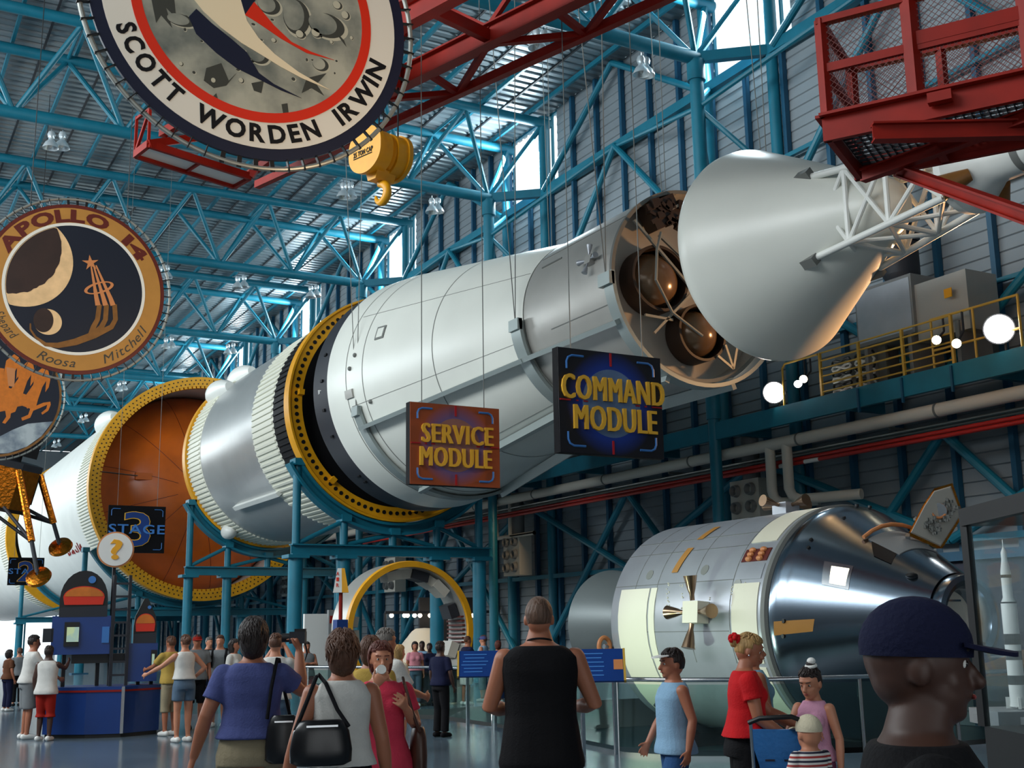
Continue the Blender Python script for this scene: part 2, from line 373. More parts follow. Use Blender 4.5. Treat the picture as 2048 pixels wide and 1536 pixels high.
# left glazed side, rear entrance and far end
b=MB(); b.box((-14.1,57,5.4),(.2,146,10.8)); b.box((-14.1,57,19.8),(.2,146,1.6)); struct(b.build('wall_left',K['siding'],smooth=0))
for i in range(12):
    b=MB(); b.box((-14.1,-10+12.2*i,14.9),(.02,11.9,8.2)); w=struct(b.build('window_%d'%(20+i),K['pane'],smooth=0))
    b=MB(); b.box((-14.1,-16+12.2*i,14.9),(.2,.25,8.2)); b.box((-14.1,-10+12.2*i,14.9),(.12,12,.12)); b.build('window_frame',K['teal'],w,smooth=0)
b=MB(); b.box((4,-16.1,14),(36,.2,13)); b.box((-11,-16.1,3.7),(6,.2,7.5)); b.box((16,-16.1,3.7),(12,.2,7.5)); struct(b.build('wall_back',K['siding'],smooth=0))
b=MB(); b.box((4,130.1,13.5),(36,.2,14)); b.box((-6,130.1,3.2),(16,.2,6.5)); b.box((21,130.1,3.2),(2,.2,6.5)); struct(b.build('wall_front',K['siding'],smooth=0))
b=MB(); b.box((11,130.1,3.2),(18,.02,6.5)); w=struct(b.build('window_40',K['pane'],smooth=0))
b=MB(); [b.box((2.2+2.9*k,130,3.2),(.15,.15,6.5)) for k in range(7)]; b.box((11,130,4.4),(18,.12,.12)); b.build('window_frame',K['teal'],w,smooth=0)

# ------------------------------------------------------------------ columns in front of the right wall
ORD=['first','second','third','fourth','fifth','sixth','seventh','eighth','ninth']
b=MB()
cl=thing('column',(XC,YC[2],0),'blue tubular column rising behind the hanging rocket nose, nearest of the wall columns','column','blue wall columns')
b.tube([(XC,YC[2],-.6),(XC,YC[2],7)],.16,16); b.tube([(XC,YC[2],7),(XC,YC[2],16.8)],.2,16); b.build('shaft',K['teal'],cl)
MB().tube([(XC,YC[2],16.7),(XC,YC[2],17.3)],[.26,.26],16).build('cap',K['teal'],cl)
MB().box((XC,YC[2],-.58),(.6,.6,.06)).build('base_plate',K['teal_dark'],cl)
c=YC[2]
for e in (c-6.25,c+6.25): MB().tube([(XC,c,15.9),(XW-.4,e,ZG)],.075,8).build('strut',K['teal'],cl)
MB().bar((XC,c,ZG),(XW-.3,c-1.35,ZG),.22,.3).build('strut',K['teal'],cl); MB().tube([(XC,c,16.1),(XW-.3,c+1.4,ZG)],.09,8).build('strut',K['teal'],cl)
MB().tube([(XC,c,15.9),(XW-.3,c-1.35,13.6)],.08,8).build('strut',K['teal'],cl); MB().tube([(XC,c,15.9),(XW-.3,c+1.5,13.6)],.08,8).build('strut',K['teal'],cl)
for i in range(3,8):
    dup(cl,(0,12.5*(i-2),0),'blue tubular wall column, %s one behind the column at the rocket nose'%ORD[i-3])
# ------------------------------------------------------------------ roof trusses
tr=thing('roof_truss',(4,YC[2],ZG),'blue tubular roof truss passing above the red crane boom, nearest of the row','roof truss','blue roof trusses')
y=YC[2]; MB().tube([(-13.5,y,ZG),(XC+.1,y,ZG)],.2,14).build('bottom_chord',K['teal'],tr)
for s_ in (-1.4,1.4): MB().tube([(-13.5,y+s_,20.15),(XW,y+s_,20.15)],.18,14).build('top_chord',K['teal'],tr)
for k in range(11):
    x=XC-3.3*k
    for s_ in (-1.4,1.4):
        if k==0: MB().tube([(x,y,ZG),(XW-.3,y+s_,20.1)],.1,8).build('web_brace',K['teal'],tr)
        for e in (-1.65,):
            MB().tube([(x,y,ZG),(x+e,y+s_,20.1)],.085,8).build('web_brace',K['teal'],tr)
            if k<10: MB().tube([(x-3.3,y,ZG),(x+e,y+s_,20.1)],.085,8).build('web_brace',K['teal'],tr)
    MB().tube([(x-1.65,y-1.4,20.15),(x-1.65,y+1.4,20.15)],.06,8).build('cross_tie',K['teal'],tr)
for i in range(3,9): dup(tr,(0,12.5*(i-2),0),'blue tubular roof truss, %s one behind the truss over the crane boom'%ORD[i-3])
# ------------------------------------------------------------------ high bay lamps
hp=(18.35,YC[2],ZG-.2)
hb=thing('high_bay_lamp',hp,'x','lamp','silver high bay lamps under the trusses')
x,y,z=hp
MB().tube([(x,y,z),(x,y,z-.12)],.02,8).build('hook',K['steel'],hb)
MB().lathe((x,y,0),[(z-.1,.02),(z-.11,.09),(z-.2,.12),(z-.3,.1),(z-.32,.02)],20,'Z').build('ballast',K['lamp_alu'],hb)
MB().lathe((x,y,0),[(z-.3,.06),(z-.38,.09),(z-.46,.17),(z-.6,.235),(z-.64,.24),(z-.63,.225),(z-.47,.15),(z-.4,.06)],24,'Z').build('reflector',K['lamp_alu'],hb)
MB().ell((x,y,z-.52),(.06,.06,.1),12,8).build('bulb',K['signwhite'],hb)
LP=[(2,18.2,'beside the white slot above the nose cone'),(2,14.9,'behind the lower edge of the red crane boom'),(3,17.8,'on the column right of the hook block'),(3,14.4,'just behind the yellow hook block'),(3,4.8,'far left beside the largest round badge'),
 (4,11.0,'right beside the rim of the lunar badge'),(4,14.35,'in the gap between lunar badge and rocket'),(4,17.7,'just above the yellow bolted ring'),(5,14.2,'above the orange dome ring'),(5,17.5,'above the white upper stage hull'),(6,14.3,'over the left shoulder of the orange dome'),(7,14.2,'farther left over the big stage'),(8,14.3,'farthest back over the white stage')]
first=True
for ti,xx,where in LP:
    for q,(dx,dy,dz) in enumerate(((-.19,-.12,-.16),(.17,.14,0))):
        lab='silver bell lamp, %s of the pair %s'%(('lower' if q==0 else 'upper'),where)
        d=(xx+dx-hp[0],YC[ti]+dy-hp[1],dz)
        if first: hb['label']=lab; hb.location=Vector(hp)+Vector(d); first=False; base=hb
        else:
            o=dup(base,(0,0,0),lab); o.location=Vector(hp)+Vector(d)

# ================================================================== ROCKET
AX,AZ=14.4,8.26
def pol(a,r,y): a=R(a); return Vector((AX+r*math.cos(a),y,AZ+r*math.sin(a)))
def plate(mb,a0,a1,y0,y1,r0,r1,n=8):   # curved slab on the hull
    vs=[]
    for k in range(n+1):
        a=a0+(a1-a0)*k/n
        vs+=[pol(a,r0(y0) if callable(r0) else r0,y0),pol(a,r0(y1) if callable(r0) else r0,y1),pol(a,r1(y1) if callable(r1) else r1,y1),pol(a,r1(y0) if callable(r1) else r1,y0)]
    fs=[(0,1,2,3),(4*n+3,4*n+2,4*n+1,4*n)]
    for k in range(n):
        for j in range(4): fs.append((4*k+j,4*k+4+j,4*k+4+(j+1)%4,4*k+(j+1)%4))
    mb.add(vs,fs)
def ribs(mb,n,y0,y1,r,h,w,a0=0,a1=360):
    for k in range(n):
        a=a0+(a1-a0)*k/n; dv=w/r/2*180/PI
        mb.add([pol(a-dv,r-.01,y0),pol(a+dv,r-.01,y0),pol(a+dv*.7,r+h,y0+.02),pol(a-dv*.7,r+h,y0+.02),pol(a-dv,r-.01,y1),pol(a+dv,r-.01,y1),pol(a+dv*.7,r+h,y1-.02),pol(a-dv*.7,r+h,y1-.02)],[(0,1,2,3),(7,6,5,4),(0,4,5,1),(1,5,6,2),(2,6,7,3),(3,7,4,0)])
def fairing(mb,a,y0,y1,r,w,h):
    rings=[]; n=12
    for k in range(9):
        t=k/8; s_=math.sin(PI*min(1,.1+t*.85))**.6; y=y0+(y1-y0)*t
        rings.append([pol(a+w/2*s_*math.cos(PI*j/n)*180/PI/r,r-.06+(h+.06)*s_*max(0,math.sin(PI*j/n)),y) for j in range(n+1)])
    mb.loft(rings)
# second stage
s2=thing('rocket_stage',(AX,60,AZ-5.1),'huge white rocket stage with open yellow ring and orange dome end','rocket stage')
MB().lathe((AX,0,AZ),[(55.1,5.02),(79,5.03),(79,4.7),(55.1,4.9)],128).build('hull',K['white'],s2)
b=MB(); ribs(b,216,55.4,58.2,5.02,.07,.06); b.build('stringers',K['rib_white'],s2)
b=MB(); b.lathe((AX,0,AZ),[(54.6,4.72),(54.6,5.15),(55.1,5.15),(55.1,4.72)],128,close=True); b.build('forward_ring',K['yellow'],s2)
b=MB()
for k in range(150):
    a=360*k/150; c=pol(a,4.68,54.72); b.box(c,(.11,.22,.14),rot=Matrix.Rotation(R(-a),3,'Y'))
b.build('ring_teeth',K['yellow'],s2,0)
b=MB()
for k in range(150):
    for r_ in (4.83,5.0): b.lathe(pol(360*(k+(.5 if r_>4.9 else 0))/150,r_,54.6),[(-.012,.0),(-.012,.035),(.01,.035)],6)
b.build('bolt_holes',K['collar'],s2)
b=MB(); b.lathe((AX,0,AZ),[(58.9-3.3*math.cos(R(t)),max(.001,4.88*math.sin(R(t)))) for t in range(0,91,5)],96); dm=b.build('tank_dome',K['orange'],s2)
b=MB()
for k in range(12):
    b.tube([pol(15+30*k,4.88*math.sin(R(t)),58.9-3.31*math.cos(R(t))) for t in range(12,86,8)],.012,5)
b.build('gore_seams',K['bmaroon'],dm)
p=atY(287,953,56.1); MB().box(p,(.75,.3,.32)).build('access_box',K['orange'],s2); MB().tube([p,atY(200,943,55.2)],.03,6).build('cable',K['collar'],s2)
b=MB(); fairing(b,136,57.5,61.5,5.02,1.0,.55); b.build('fairing',K['white'],s2)
b=MB()
rr=random.Random(3)
for k in range(4):
    p=[(150,1080),(165,1078),(140,1086),(168,1070)][k]
    for j in range(4): plate(b,rr.uniform(206,211),rr.uniform(211,211.6),60+k*1.1+j*.2,60.12+k*1.1+j*.2,5.03,5.05,2)
b.build('red_marking',K['red'],s2)
s1=thing('rocket_stage',(AX,100,AZ-5.1),'farthest white rocket stage, seen behind the hanging lander at the left edge','rocket stage')
MB().lathe((AX,0,AZ),[(84,5.02),(126,5.03),(126,.1)],96).build('hull',K['white'],s1)
b=MB(); ribs(b,180,84,88,5.02,.08,.07); b.build('stringers',K['rib_white'],s1)
b=MB(); b.lathe((AX,0,AZ),[(83.6,4.6),(83.6,5.15),(84.1,5.15),(84.1,4.6)],96,close=True); b.build('forward_ring',K['yellow'],s1)
# third stage
s3=thing('rocket_stage',(AX,39,AZ-3.4),'white upper rocket stage with yellow bolted front ring, beside the orange dome','rocket stage')
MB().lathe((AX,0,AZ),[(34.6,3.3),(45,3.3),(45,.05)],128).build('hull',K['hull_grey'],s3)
MB().lathe((AX,0,AZ),[(33.1,3.3),(34.6,3.305)],128).build('black_band',K['black'],s3)
b=MB(); ribs(b,110,33.15,34.55,3.3,.05,.1); b.build('black_ribs',K['black'],s3)
MB().lathe((AX,0,AZ),[(34.6,3.305),(36.75,3.305)],128).build('skirt',K['rib_white'],s3)
b=MB(); ribs(b,110,34.65,36.7,3.3,.05,.1); b.build('skirt_ribs',K['rib_white'],s3)
MB().lathe((AX,0,AZ),[(43.0,3.305),(44.8,3.305)],128).build('skirt',K['rib_white'],s3)
b=MB(); ribs(b,120,43.05,44.75,3.3,.05,.09); b.build('skirt_ribs',K['rib_white'],s3)
b=MB(); b.lathe((AX,0,AZ),[(44.75,3.2),(44.75,3.42),(45.15,3.42),(45.15,3.2)],128,close=True); b.build('rear_ring',K['yellow'],s3)
b=MB(); b.lathe((AX,0,AZ),[(32.8,3.02),(32.8,3.36),(32.72,3.4),(32.72,3.46),(33.15,3.46),(33.15,3.02)],128,close=True); fr=b.build('front_ring',K['yellow'],s3)
b=MB()
for k in range(96): b.lathe(pol(360*k/96,3.2,32.8),[(-.012,.0),(-.012,.062),(.01,.062)],10)
b.build('bolt_holes',K['black'],fr)
b=MB()
for k in range(7): b.box(pol(20+52*k,3.1,32.7),(.16,.2,.16),rot=Matrix.Rotation(R(-20-52*k),3,'Y'))
b.build('lug',K['yellow'],fr)
MB().lathe((AX,0,AZ),[(33,3.03),(33.6,3.0),(33.4,2),(33.0,.05)],96).build('inner_dome',K['black'],s3)
b=MB(); plate(b,222,224.5,36.4,41.2,3.3,3.46,2); b.build('cable_tunnel',K['white'],s3)
b=MB(); fairing(b,137.5,42.4,45.2,3.3,.8,.5); b.build('fairing',K['white'],s3)
b=MB(); fairing(b,122,42.0,45.0,3.3,.7,.45); b.build('fairing',K['white'],s3)
MB().ell(pol(238,3.42,44.2),(.28,.5,.28),20,14).build('fairing',K['white'],s3)
# instrument ring + adapter cone
iu=thing('instrument_ring',(AX,30.6,AZ-3.3),'dark grey instrument ring between yellow bolted ring and white adapter cone','rocket ring')
MB().lathe((AX,0,AZ),[(30.0,.5),(29.99,3.29),(31.1,3.29),(31.1,3.0),(31.0,.05)],128).build('ring_shell',K['iu'],iu)
b=MB()
for a in (165,178,192,205,228,232): plate(b,a,a+1.2,30.3,30.45,3.28,3.34,2)
b.build('fitting',K['black'],iu)
b=MB(); text(b,'-E',lambda u,v,d:pol(183+v*8,3.29+d,30.6+u),0,0,.22,.22,.0,.01); b.build('lettering',K['signwhite'],iu)
rS=lambda y:1.96+(3.3-1.96)*(y-21.65)/(30-21.65)
sl=thing('adapter_cone',(AX,26,AZ-2.6),'long white conical adapter section in the middle of the hanging rocket','rocket section')
MB().lathe((AX,0,AZ),[(30,3.3),(28.9,3.18),(21.65,1.96),(21.65,.05)],160).build('hull',K['sla'],sl); 
b=MB()
rz=lambda y:rS(y)+ (.02 if y>28.8 else 0.006)
for a in (63,150,196,242,318): plate(b,a,a+.25,21.7,28.8,lambda y:1.96+(3.18-1.96)*(y-21.65)/7.25-.01,lambda y:1.96+(3.18-1.96)*(y-21.65)/7.25+.006,1)
for y in (28.9,28.1,25.0): b.lathe((AX,0,AZ),[(y,1.96+(3.18-1.96)*(y-21.65)/7.25+.005),(y+.03,1.96+(3.18-1.96)*(y+.03-21.65)/7.25+.005)],128)
b.build('panel_seams',K['seam'],sl)
rc=lambda y:1.96+(3.18-1.96)*(y-21.65)/7.25
b=MB(); plate(b,160,167,27.25,27.65,lambda y:rc(y)-.01,lambda y:rc(y)+.025,3); hw=b.build('hatch_frame',K['seam'],sl)
b=MB(); plate(b,161,166,27.31,27.59,lambda y:rc(y),lambda y:rc(y)+.03,3); b.build('hatch_panel',K['sla'],hw)
b=MB(); plate(b,188,192,28.6,28.95,lambda y:rc(y),lambda y:rc(y)+.05,3); b.build('umbilical_plate',K['sm_grey'],sl)
b=MB()
for a,y in ((172,28.5),(178,28.7),(197,27.9)): b.ell(pol(a,rc(y)+.02,y),(.06,.06,.06),8,6)
b.build('fitting',K['seam'],sl)
# grey cradle slung under the adapter and service module
cr=thing('hanging_cradle',(AX,24,AZ-3.4),'pale grey steel cradle with curved straps slung on cables beneath the rocket','cradle')
def strap(y0,y1,a0,a1,r): 
    q=MB(); plate(q,a0,a1,y0,y1,r+.02,r+.10,32); return q
strap(28.35,28.75,197,338,3.12).build('strap',K['cradle'],cr)
strap(21.55,21.95,183,352,2.02).build('strap',K['cradle'],cr)
strap(18.0,18.3,180,360,2.0).build('strap',K['cradle'],cr)
for a in (207,248,292,333):
    r_=lambda y:rc(max(21.6,y))+.12 if y>21.7 else 2.1
    MB().bar(pol(a,rc(28.5)+.12,28.5),pol(a,2.12,21.7),.1,.24,up=pol(a,1,0)-Vector((AX,0,AZ))).build('long_beam',K['cradle'],cr)
    MB().bar(pol(a,2.1,21.7),pol(a,2.1,18.1),.1,.24,up=pol(a,1,0)-Vector((AX,0,AZ))).build('long_beam',K['cradle'],cr)
for y,a,r in ((28.55,199,3.2),(21.75,186,2.1),(18.2,184,2.1)):
    for sgn in (1,-1):
        e=pol(a if sgn>0 else 180-a,r,y); 
        for dx,dy in ((-.35,.9),(.1,-.2)):
            MB().tube([e,(e.x+dx*sgn,y+dy,20.45)],.011,6).build('cable',K['seam'],cr)
        MB().box(e,(.12,.4,.25)).build('lug',K['cradle'],cr)
# service module of the hanging rocket
sm=thing('service_module',(AX,20,AZ-2),'grey cylindrical service module with open front showing two brown tanks','spacecraft module')
b=MB(); b.lathe((AX,0,AZ),[(21.6,1.955),(18.2,1.955),(18.2,1.9),(18.62,1.88),(18.62,.05)],128); b.build('hull',K['sm_grey'],sm)
b=MB(); b.lathe((AX,0,AZ),[(18.18,1.9),(18.18,1.975),(18.26,1.975)],128); b.build('rim',K['seam'],sm)
b=MB(); plate(b,196,196.5,18.4,20.6,1.95,1.965,1); plate(b,206,206.4,18.3,21.5,1.95,1.965,1); plate(b,150,151,20.4,21.2,1.95,1.975,2); plate(b,140,140.4,18.3,21.5,1.95,1.965,1)
b.build('panel_seams',K['seam'],sm)
for px,rad in ((( 1312,560),.60),((1396,668),.52)):
    c=atY(px[0],px[1],18.3); c.y=0
    MB().lathe((c.x,0,c.z),[(18.6,rad*1.12),(18.14,rad*1.12),(18.14,rad*1.02),(18.55,rad*1.0)],48).build('tank_collar',K['collar'],sm)
    MB().lathe((c.x,0,c.z),[(18.6-.6*math.cos(R(t)),max(.001,rad*1.0*math.sin(R(t)))) for t in range(0,91,6)],40).build('tank',K['tank'],sm)
p1=atY(1322,465,18.05); p2=atY(1312,560,17.92); p3=atY(1345,625,18.05); p4=atY(1405,672,17.98)
MB().tube([p1,atY(1314,500,17.95),p2,p3,p4],.03,8).build('feed_pipe',K['conduit'],sm)
b=MB()
for q in (((1268,440),(1390,585)),((1290,630),(1345,640)),((1308,666),(1380,590)),((1318,470),(1370,520)),((1450,690),(1466,738)),((1466,738),(1474,690)),((1435,712),(1466,738)),((1340,420),(1375,400))):
    b.bar(atY(*q[0],18.12),atY(*q[1],18.12),.05,.05)
b.build('strut',K['conduit'],sm)
b=MB(); rr=random.Random(5); c=atY(1320,428,18.3)
b.box(c,(.75,.35,.55),rot=Matrix.Rotation(R(-28),3,'Y'))
for k in range(16): b.box(c+Vector((rr.uniform(-.38,.38),-.16,rr.uniform(-.25,.25))),(rr.uniform(.06,.2),.12,rr.uniform(.06,.2)),rot=Matrix.Rotation(rr.uniform(-1,1),3,'Y'))
b.build('equipment_box',K['collar'],sm)
def quad(parent,at,nrm,along,s,mbox,mnoz):
    n=Vector(nrm).normalized(); al=Vector(along).normalized(); t=n.cross(al); b=MB(); rot=Matrix((al,t,n)).transposed()
    b.box(at+n*.1*s,(.34*s,.3*s,.2*s),rot=rot); b.build('thruster_housing',mbox,parent)
    for d in (al,-al,t,-t):
        a=at+n*.16*s+d*.16*s; e=d+n*.15
        MB().tube([a,a+e*.08*s,a+e*.16*s,a+e*.34*s],[.035*s,.035*s,.06*s,.1*s],16).build('thruster_nozzle',mnoz,parent)
quad(sm,pol(166.5,1.95,18.95),pol(166.5,1,0)-Vector((AX,0,AZ)),(0,-1,0),.62,K['sm_grey'],K['csm'])
# boost cover with escape tower and motor
bp_=thing('escape_tower',(AX,15,AZ-1.98),'white nose cone with lattice escape tower and motor at the front of the hanging rocket','escape tower')
MB().lathe((AX,0,AZ),[(16.35,.05),(16.3,1.8),(16.12,1.95),(16,1.985),(15.85,1.97),(15.0,1.52),(14.0,.99),(13.2,.56),(12.95,.42),(12.8,.25),(12.74,.05)],128).build('cone_cover',K['sla'],bp_)
L=[]
for a in (45,135,225,315):
    r0=1.0; p0=pol(a,1.02,14.2); p1=pol(a,.62,11.6); L.append((p0,p1))
    MB().tube([p0,p1],.06,12).build('tower_leg',K['white'],bp_)
    MB().box(pol(a,1.06,14.25),(.16,.5,.16),rot=Matrix.Rotation(R(-a),3,'Y')).build('leg_well',K['seam'],bp_)
lv=[0,.32,.62,1.0]
for k in range(4):
    A,B=L[k],L[(k+1)%4]; P=lambda l,t:l[0].lerp(l[1],t)
    for i,t in enumerate(lv):
        if i>0: MB().tube([P(A,t),P(B,t)],.045,8).build('tower_brace',K['white'],bp_)
    for i in range(3):
        MB().tube([P(A,lv[i]),P(B,lv[i+1])],.04,8).build('tower_brace',K['white'],bp_); MB().tube([P(B,lv[i]),P(A,lv[i+1])],.04,8).build('tower_brace',K['white'],bp_)
MB().lathe((AX,0,AZ),[(11.75,.1),(11.6,.62),(11.45,.66),(11.0,.36),(10.9,.34),(7.2,.34),(7.2,.05)],48).build('motor_case',K['white'],bp_)
for a in (30,150,210,330): 
    p=pol(a,.42,11.15); MB().tube([p,p+(pol(a,.3,11.5)-pol(a,0,11.15))],[.1,.2],16).build('motor_nozzle',K['bbrown'],bp_)
MB().lathe((AX,0,AZ),[(10.5,.345),(10.44,.36),(10.38,.345)],40).build('motor_band',K['seam'],bp_)

# ------------------------------------------------------------------ saddles carrying the stages
def saddle(Y,r,zb,xs,thick,a0,a1,label,zs=None):
    t=thing('support_saddle',(AX,Y,0),label,'support frame','blue saddles under the stages')
    b=MB(); plate(b,a0,a1,Y-.22,Y+.22,r+.02,r+.1,48); plate(b,a0,a1,Y-.22,Y+.22,r+.3,r+.38,48); plate(b,a0,a1,Y-.04,Y+.04,r+.1,r+.3,48); b.build('curved_beam',K['teal'],t)
    for i,x in enumerate(xs):
        dx=abs(x-AX); z=AZ-math.sqrt(max(.01,(r+.3)**2-dx**2))
        if dx>r*.8: z=AZ+(r+.3)*math.sin(R(a0))
        MB().tube([(x,Y,zb+.12),(x,Y,z)],.12,14).build('post',K['teal'],t)
        MB().box((x,Y,z+.02),(.3,.5,.2)).build('seat_block',K['teal'],t)
        if i!=2:
            MB().tube([(x,Y,0),(x,Y,zb-.25)],thick,20).build('column',K['teal'],t); MB().box((x,Y,zb-.2),(.62,.62,.1)).build('cap_plate',K['teal'],t)
            MB().box((x,Y,.03),(.7,.7,.06)).build('base_plate',K['teal_dark'],t)
        if i<2: MB().tube([(x,Y,zb+.15),(xs[i+1],Y,AZ-math.sqrt((r+.3)**2-(xs[i+1]-AX)**2)-.05)],.07,10).build('brace',K['teal'],t)
        if i>2: MB().tube([(x,Y,zb+.15),(xs[i-1],Y,AZ-math.sqrt((r+.3)**2-(xs[i-1]-AX)**2)-.05)],.07,10).build('brace',K['teal'],t)
    b=MB(); b.box((AX,Y,zb),(xs[-1]-xs[0]+.5,.05,.3)); b.box((AX,Y,zb+.14),(xs[-1]-xs[0]+.5,.32,.04)); b.box((AX,Y,zb-.14),(xs[-1]-xs[0]+.5,.32,.04)); b.build('cross_beam',K['teal'],t)
    return t
X5=[11.35,12.8,14.35,15.8,17.25]
saddle(33.0,3.46,3.95,X5,.21,209,331,'blue steel saddle frame under the yellow bolted ring of the upper stage')
saddle(45.0,3.42,3.95,X5,.17,209,331,'blue steel saddle frame under the rear end of the upper stage, before the orange dome')
saddle(56.5,5.06,2.65,[9.6,12,14.4,16.8,19.2],.2,212,328,'blue steel saddle frame under the big stage with the orange dome')
saddle(77,5.06,2.65,[9.6,12,14.4,16.8,19.2],.2,212,328,'blue steel saddle frame under the rear of the big white stage')

# ================================================================== WALL SIDE EQUIPMENT
cw=thing('catwalk',(XC,25,6.4),'long blue catwalk beam with brown underside running along the right wall','catwalk')
MB().box((XC-.02,28,6.66),(.12,76,.46)).build('edge_beam',K['teal'],cw)
b=MB(); b.box((20.68,28,6.86),(1.24,76,.05)); b.build('deck_plate',K['bbrown'],cw)
for k in range(19): MB().box((20.68,-8+4*k,6.62),(1.22,.14,.3)).build('cross_joist',K['teal'],cw)
rl=thing('guard_rail',(XC,18.4,6.9),'yellow guard rail on the blue catwalk in front of the grey air handler','railing')
ys=[20.65,19.4,18.1,16.75]
for y in ys: MB().box((XC+.02,y,7.4),(.06,.06,1.1)).build('post',K['yrail'],rl); 
for y in ys[1:]: MB().bar((XC-.1,y,6.3),(XC-.1,y,6.85),.05).build('clamp',K['teal_dark'],rl)
for k in range(6): MB().tube([(XC+.02,20.65,7.0+.19*k),(XC+.02,16.75,7.0+.19*k)],.022,8).build('bar',K['yrail'],rl)
r2=thing('guard_rail',(XC,16,6.9),'yellow pipe gate beside the two small lit spotlights on the catwalk','railing')
for y in (17.3,16.2,15.1): MB().tube([(XC+.05,y,6.88),(XC+.05,y,8.0)],.028,8).build('post',K['yrail'],r2)
for z in (7.3,7.98): MB().tube([(XC+.05,17.3,z),(XC+.05,15.1,z)],.028,8).build('bar',K['yrail'],r2)
r3=thing('guard_rail',(XC,21.7,6.9),'yellow pipe loop at the left end of the catwalk railing','railing')
MB().tube([(XC+.05,22,6.88),(XC+.05,22,7.85),(XC+.05,21.9,7.95),(XC+.05,20.75,7.95)],.028,8).build('pipe_loop',K['yrail'],r3)
ah=thing('air_handler',(20.9,18.3,6.9),'grey box air handler with black duct on top, standing on the catwalk','air handler')
MB().box((20.76,18.75,8.55),(1.06,1.7,1.35)).build('cabinet',K['grey'],ah,0)
MB().box((20.8,17.2,8.3),(.96,1.4,1.3)).build('side_cabinet',K['sm_grey'],ah,0)
MB().box((20.23,18.75,8.55),(.03,1.6,1.2)).build('access_panel',K['csm'],ah,0)
for y in (19.4,18.1,16.8): MB().box((20.76,y,7.38),(1.0,.1,1.0)).build('stand_leg',K['grey'],ah,0)
MB().tube([(20.85,18.7,9.2),(20.85,18.7,9.45),(20.85,18.7,9.46),(20.85,18.7,10.2),(20.85,18.7,10.21),(20.85,18.7,10.5)],[.28,.42,.42,.42,.47,.47],28).build('duct',K['iu'],ah)
MB().tube([(20.85,18.7,10.5),(20.9,18.9,13.5)],.34,24).build('duct_riser',K['iu'],ah)
MB().box((20.2,16.9,8.5),(.02,.2,.2)).build('warning_label',K['yellow'],ah,0)
ck=thing('cable_rack',(20.3,20.0,6.9),'rack of black cable loops behind the yellow guard rail','cable rack')
for j in range(2):
    for k in range(6): MB().tube([(20.4,20.35-.75*j+.3*math.cos(t*PI/6),7.02+.14*k+.06*math.sin(t*PI/3)) for t in range(13)],.03,6).build('cable_loop',K['dark'] if k%2 else K['signwhite'],ck)
MB().box((20.6,19.9,7.4),(.08,1.6,1.0)).build('rack_panel',K['seam'],ck,0)
# pipes below the catwalk
pw=thing('service_pipe',(20.3,25,6),'fat off white insulated pipe running below the blue catwalk','pipe')
MB().tube([(20.3,-8,6.07),(20.3,62,6.07)],.15,18).build('pipe_run',K['pipe_white'],pw)
for q in (0,.62):
    z=atX(1545,1005,20.3).z; y=atX(1545,990,20.3).y-q
    MB().tube([(20.3,y,6.05),(20.3,y,z+.28),(20.34,y-.03,z+.1),(20.45,y-.1,z),(20.6,y-.3,z-.02),(20.9,y-1.0,z-.02)] if q==0 else [(20.3,y,6.05),(20.3,y,z+.28),(20.34,y-.06,z+.1),(20.42,y-.2,z),(20.55,y-.5,z),(21.0,y-1.7,z)],.13,16).build('down_pipe',K['pipe_white'],pw)
b=MB()
for k in range(14): MB().lathe((20.3,0,6.07),[(-4+4.3*k,.151),(-4+4.3*k,.165),(-3.95+4.3*k,.165),(-3.95+4.3*k,.151)],18).build('pipe_band',K['seam'],pw)
pr=thing('fire_pipe',(20.5,25,5.6),'pair of thin red pipes running along the right wall','pipe')
for dz,dx in ((0,0),(.11,.05)): MB().tube([(20.5+dx,-8,5.53+dz),(20.5+dx,62,5.53+dz)],.05,12).build('pipe_run',K['pipe_red'],pr)
for y in (22.3,21.4): MB().tube([(20.5,y,5.53),(20.5,y+.5,5.53)],.053,12).build('pipe_label',K['signwhite'],pr)
cn=thing('conduit_bundle',(20.9,25,5.8),'thin grey conduits bundled between the white and the red pipes','conduit')
for k,(x,z,r_) in enumerate(((20.7,5.85,.03),(20.85,5.8,.03),(21.0,5.9,.04),(21.1,5.84,.03),(21.2,5.75,.05),(20.95,5.72,.025))): MB().tube([(x,-8,z),(x,62,z)],r_,8).build('conduit',K['conduit'],cn)
for k in range(16): MB().box((20.95,-6+4.2*k,5.95),(.7,.06,.06)).build('hanger',K['seam'],cn)
d2=thing('service_pipe',(20.6,37,4.5),'thin pale pipe frame hanging on the wall right of the blue saddle frame','pipe')
for y in (38.2,37.2): MB().tube([(20.7,y,6),(20.7,y,5.1 if y>38 else 4.9),(20.7,y-.1,4.85),(20.7,35.5,4.85)],.07,10).build('pipe_run',K['pipe_white'],d2)
def diffuser(px,label):
    c=atX(px[0],px[1],21.02); t=thing('air_diffuser',(c.x,c.y,c.z),label,'air diffuser','beige air diffusers on the wall')
    MB().box(c,(.5,1.15,1.45)).build('casing',K['pipe_white'],t,0)
    for i in range(2):
        for j in range(3):
            p=Vector((c.x-.25,c.y-.3+.6*i,c.z-.45+.45*j)); MB().lathe((p.x,p.y,p.z),[(-.02,.17),(-.14,.15),(-.14,.13),(.04,.09),(.03,.001)],20,'X').build('jet_nozzle',K['grey'],t)
    MB().tube([(21.05,c.y,c.z+.6),(21.05,c.y,c.z+2.2)],.24,16).build('supply_duct',K['grey'],t)
diffuser((1035,1110),'beige wall air diffuser with six round nozzles, between saddle frame and grey bell')
diffuser((1505,1015),'beige wall air diffuser with round nozzles just above the spacecraft on the floor')
diffuser((790,1150),'beige wall air diffuser seen through the standing yellow ring')
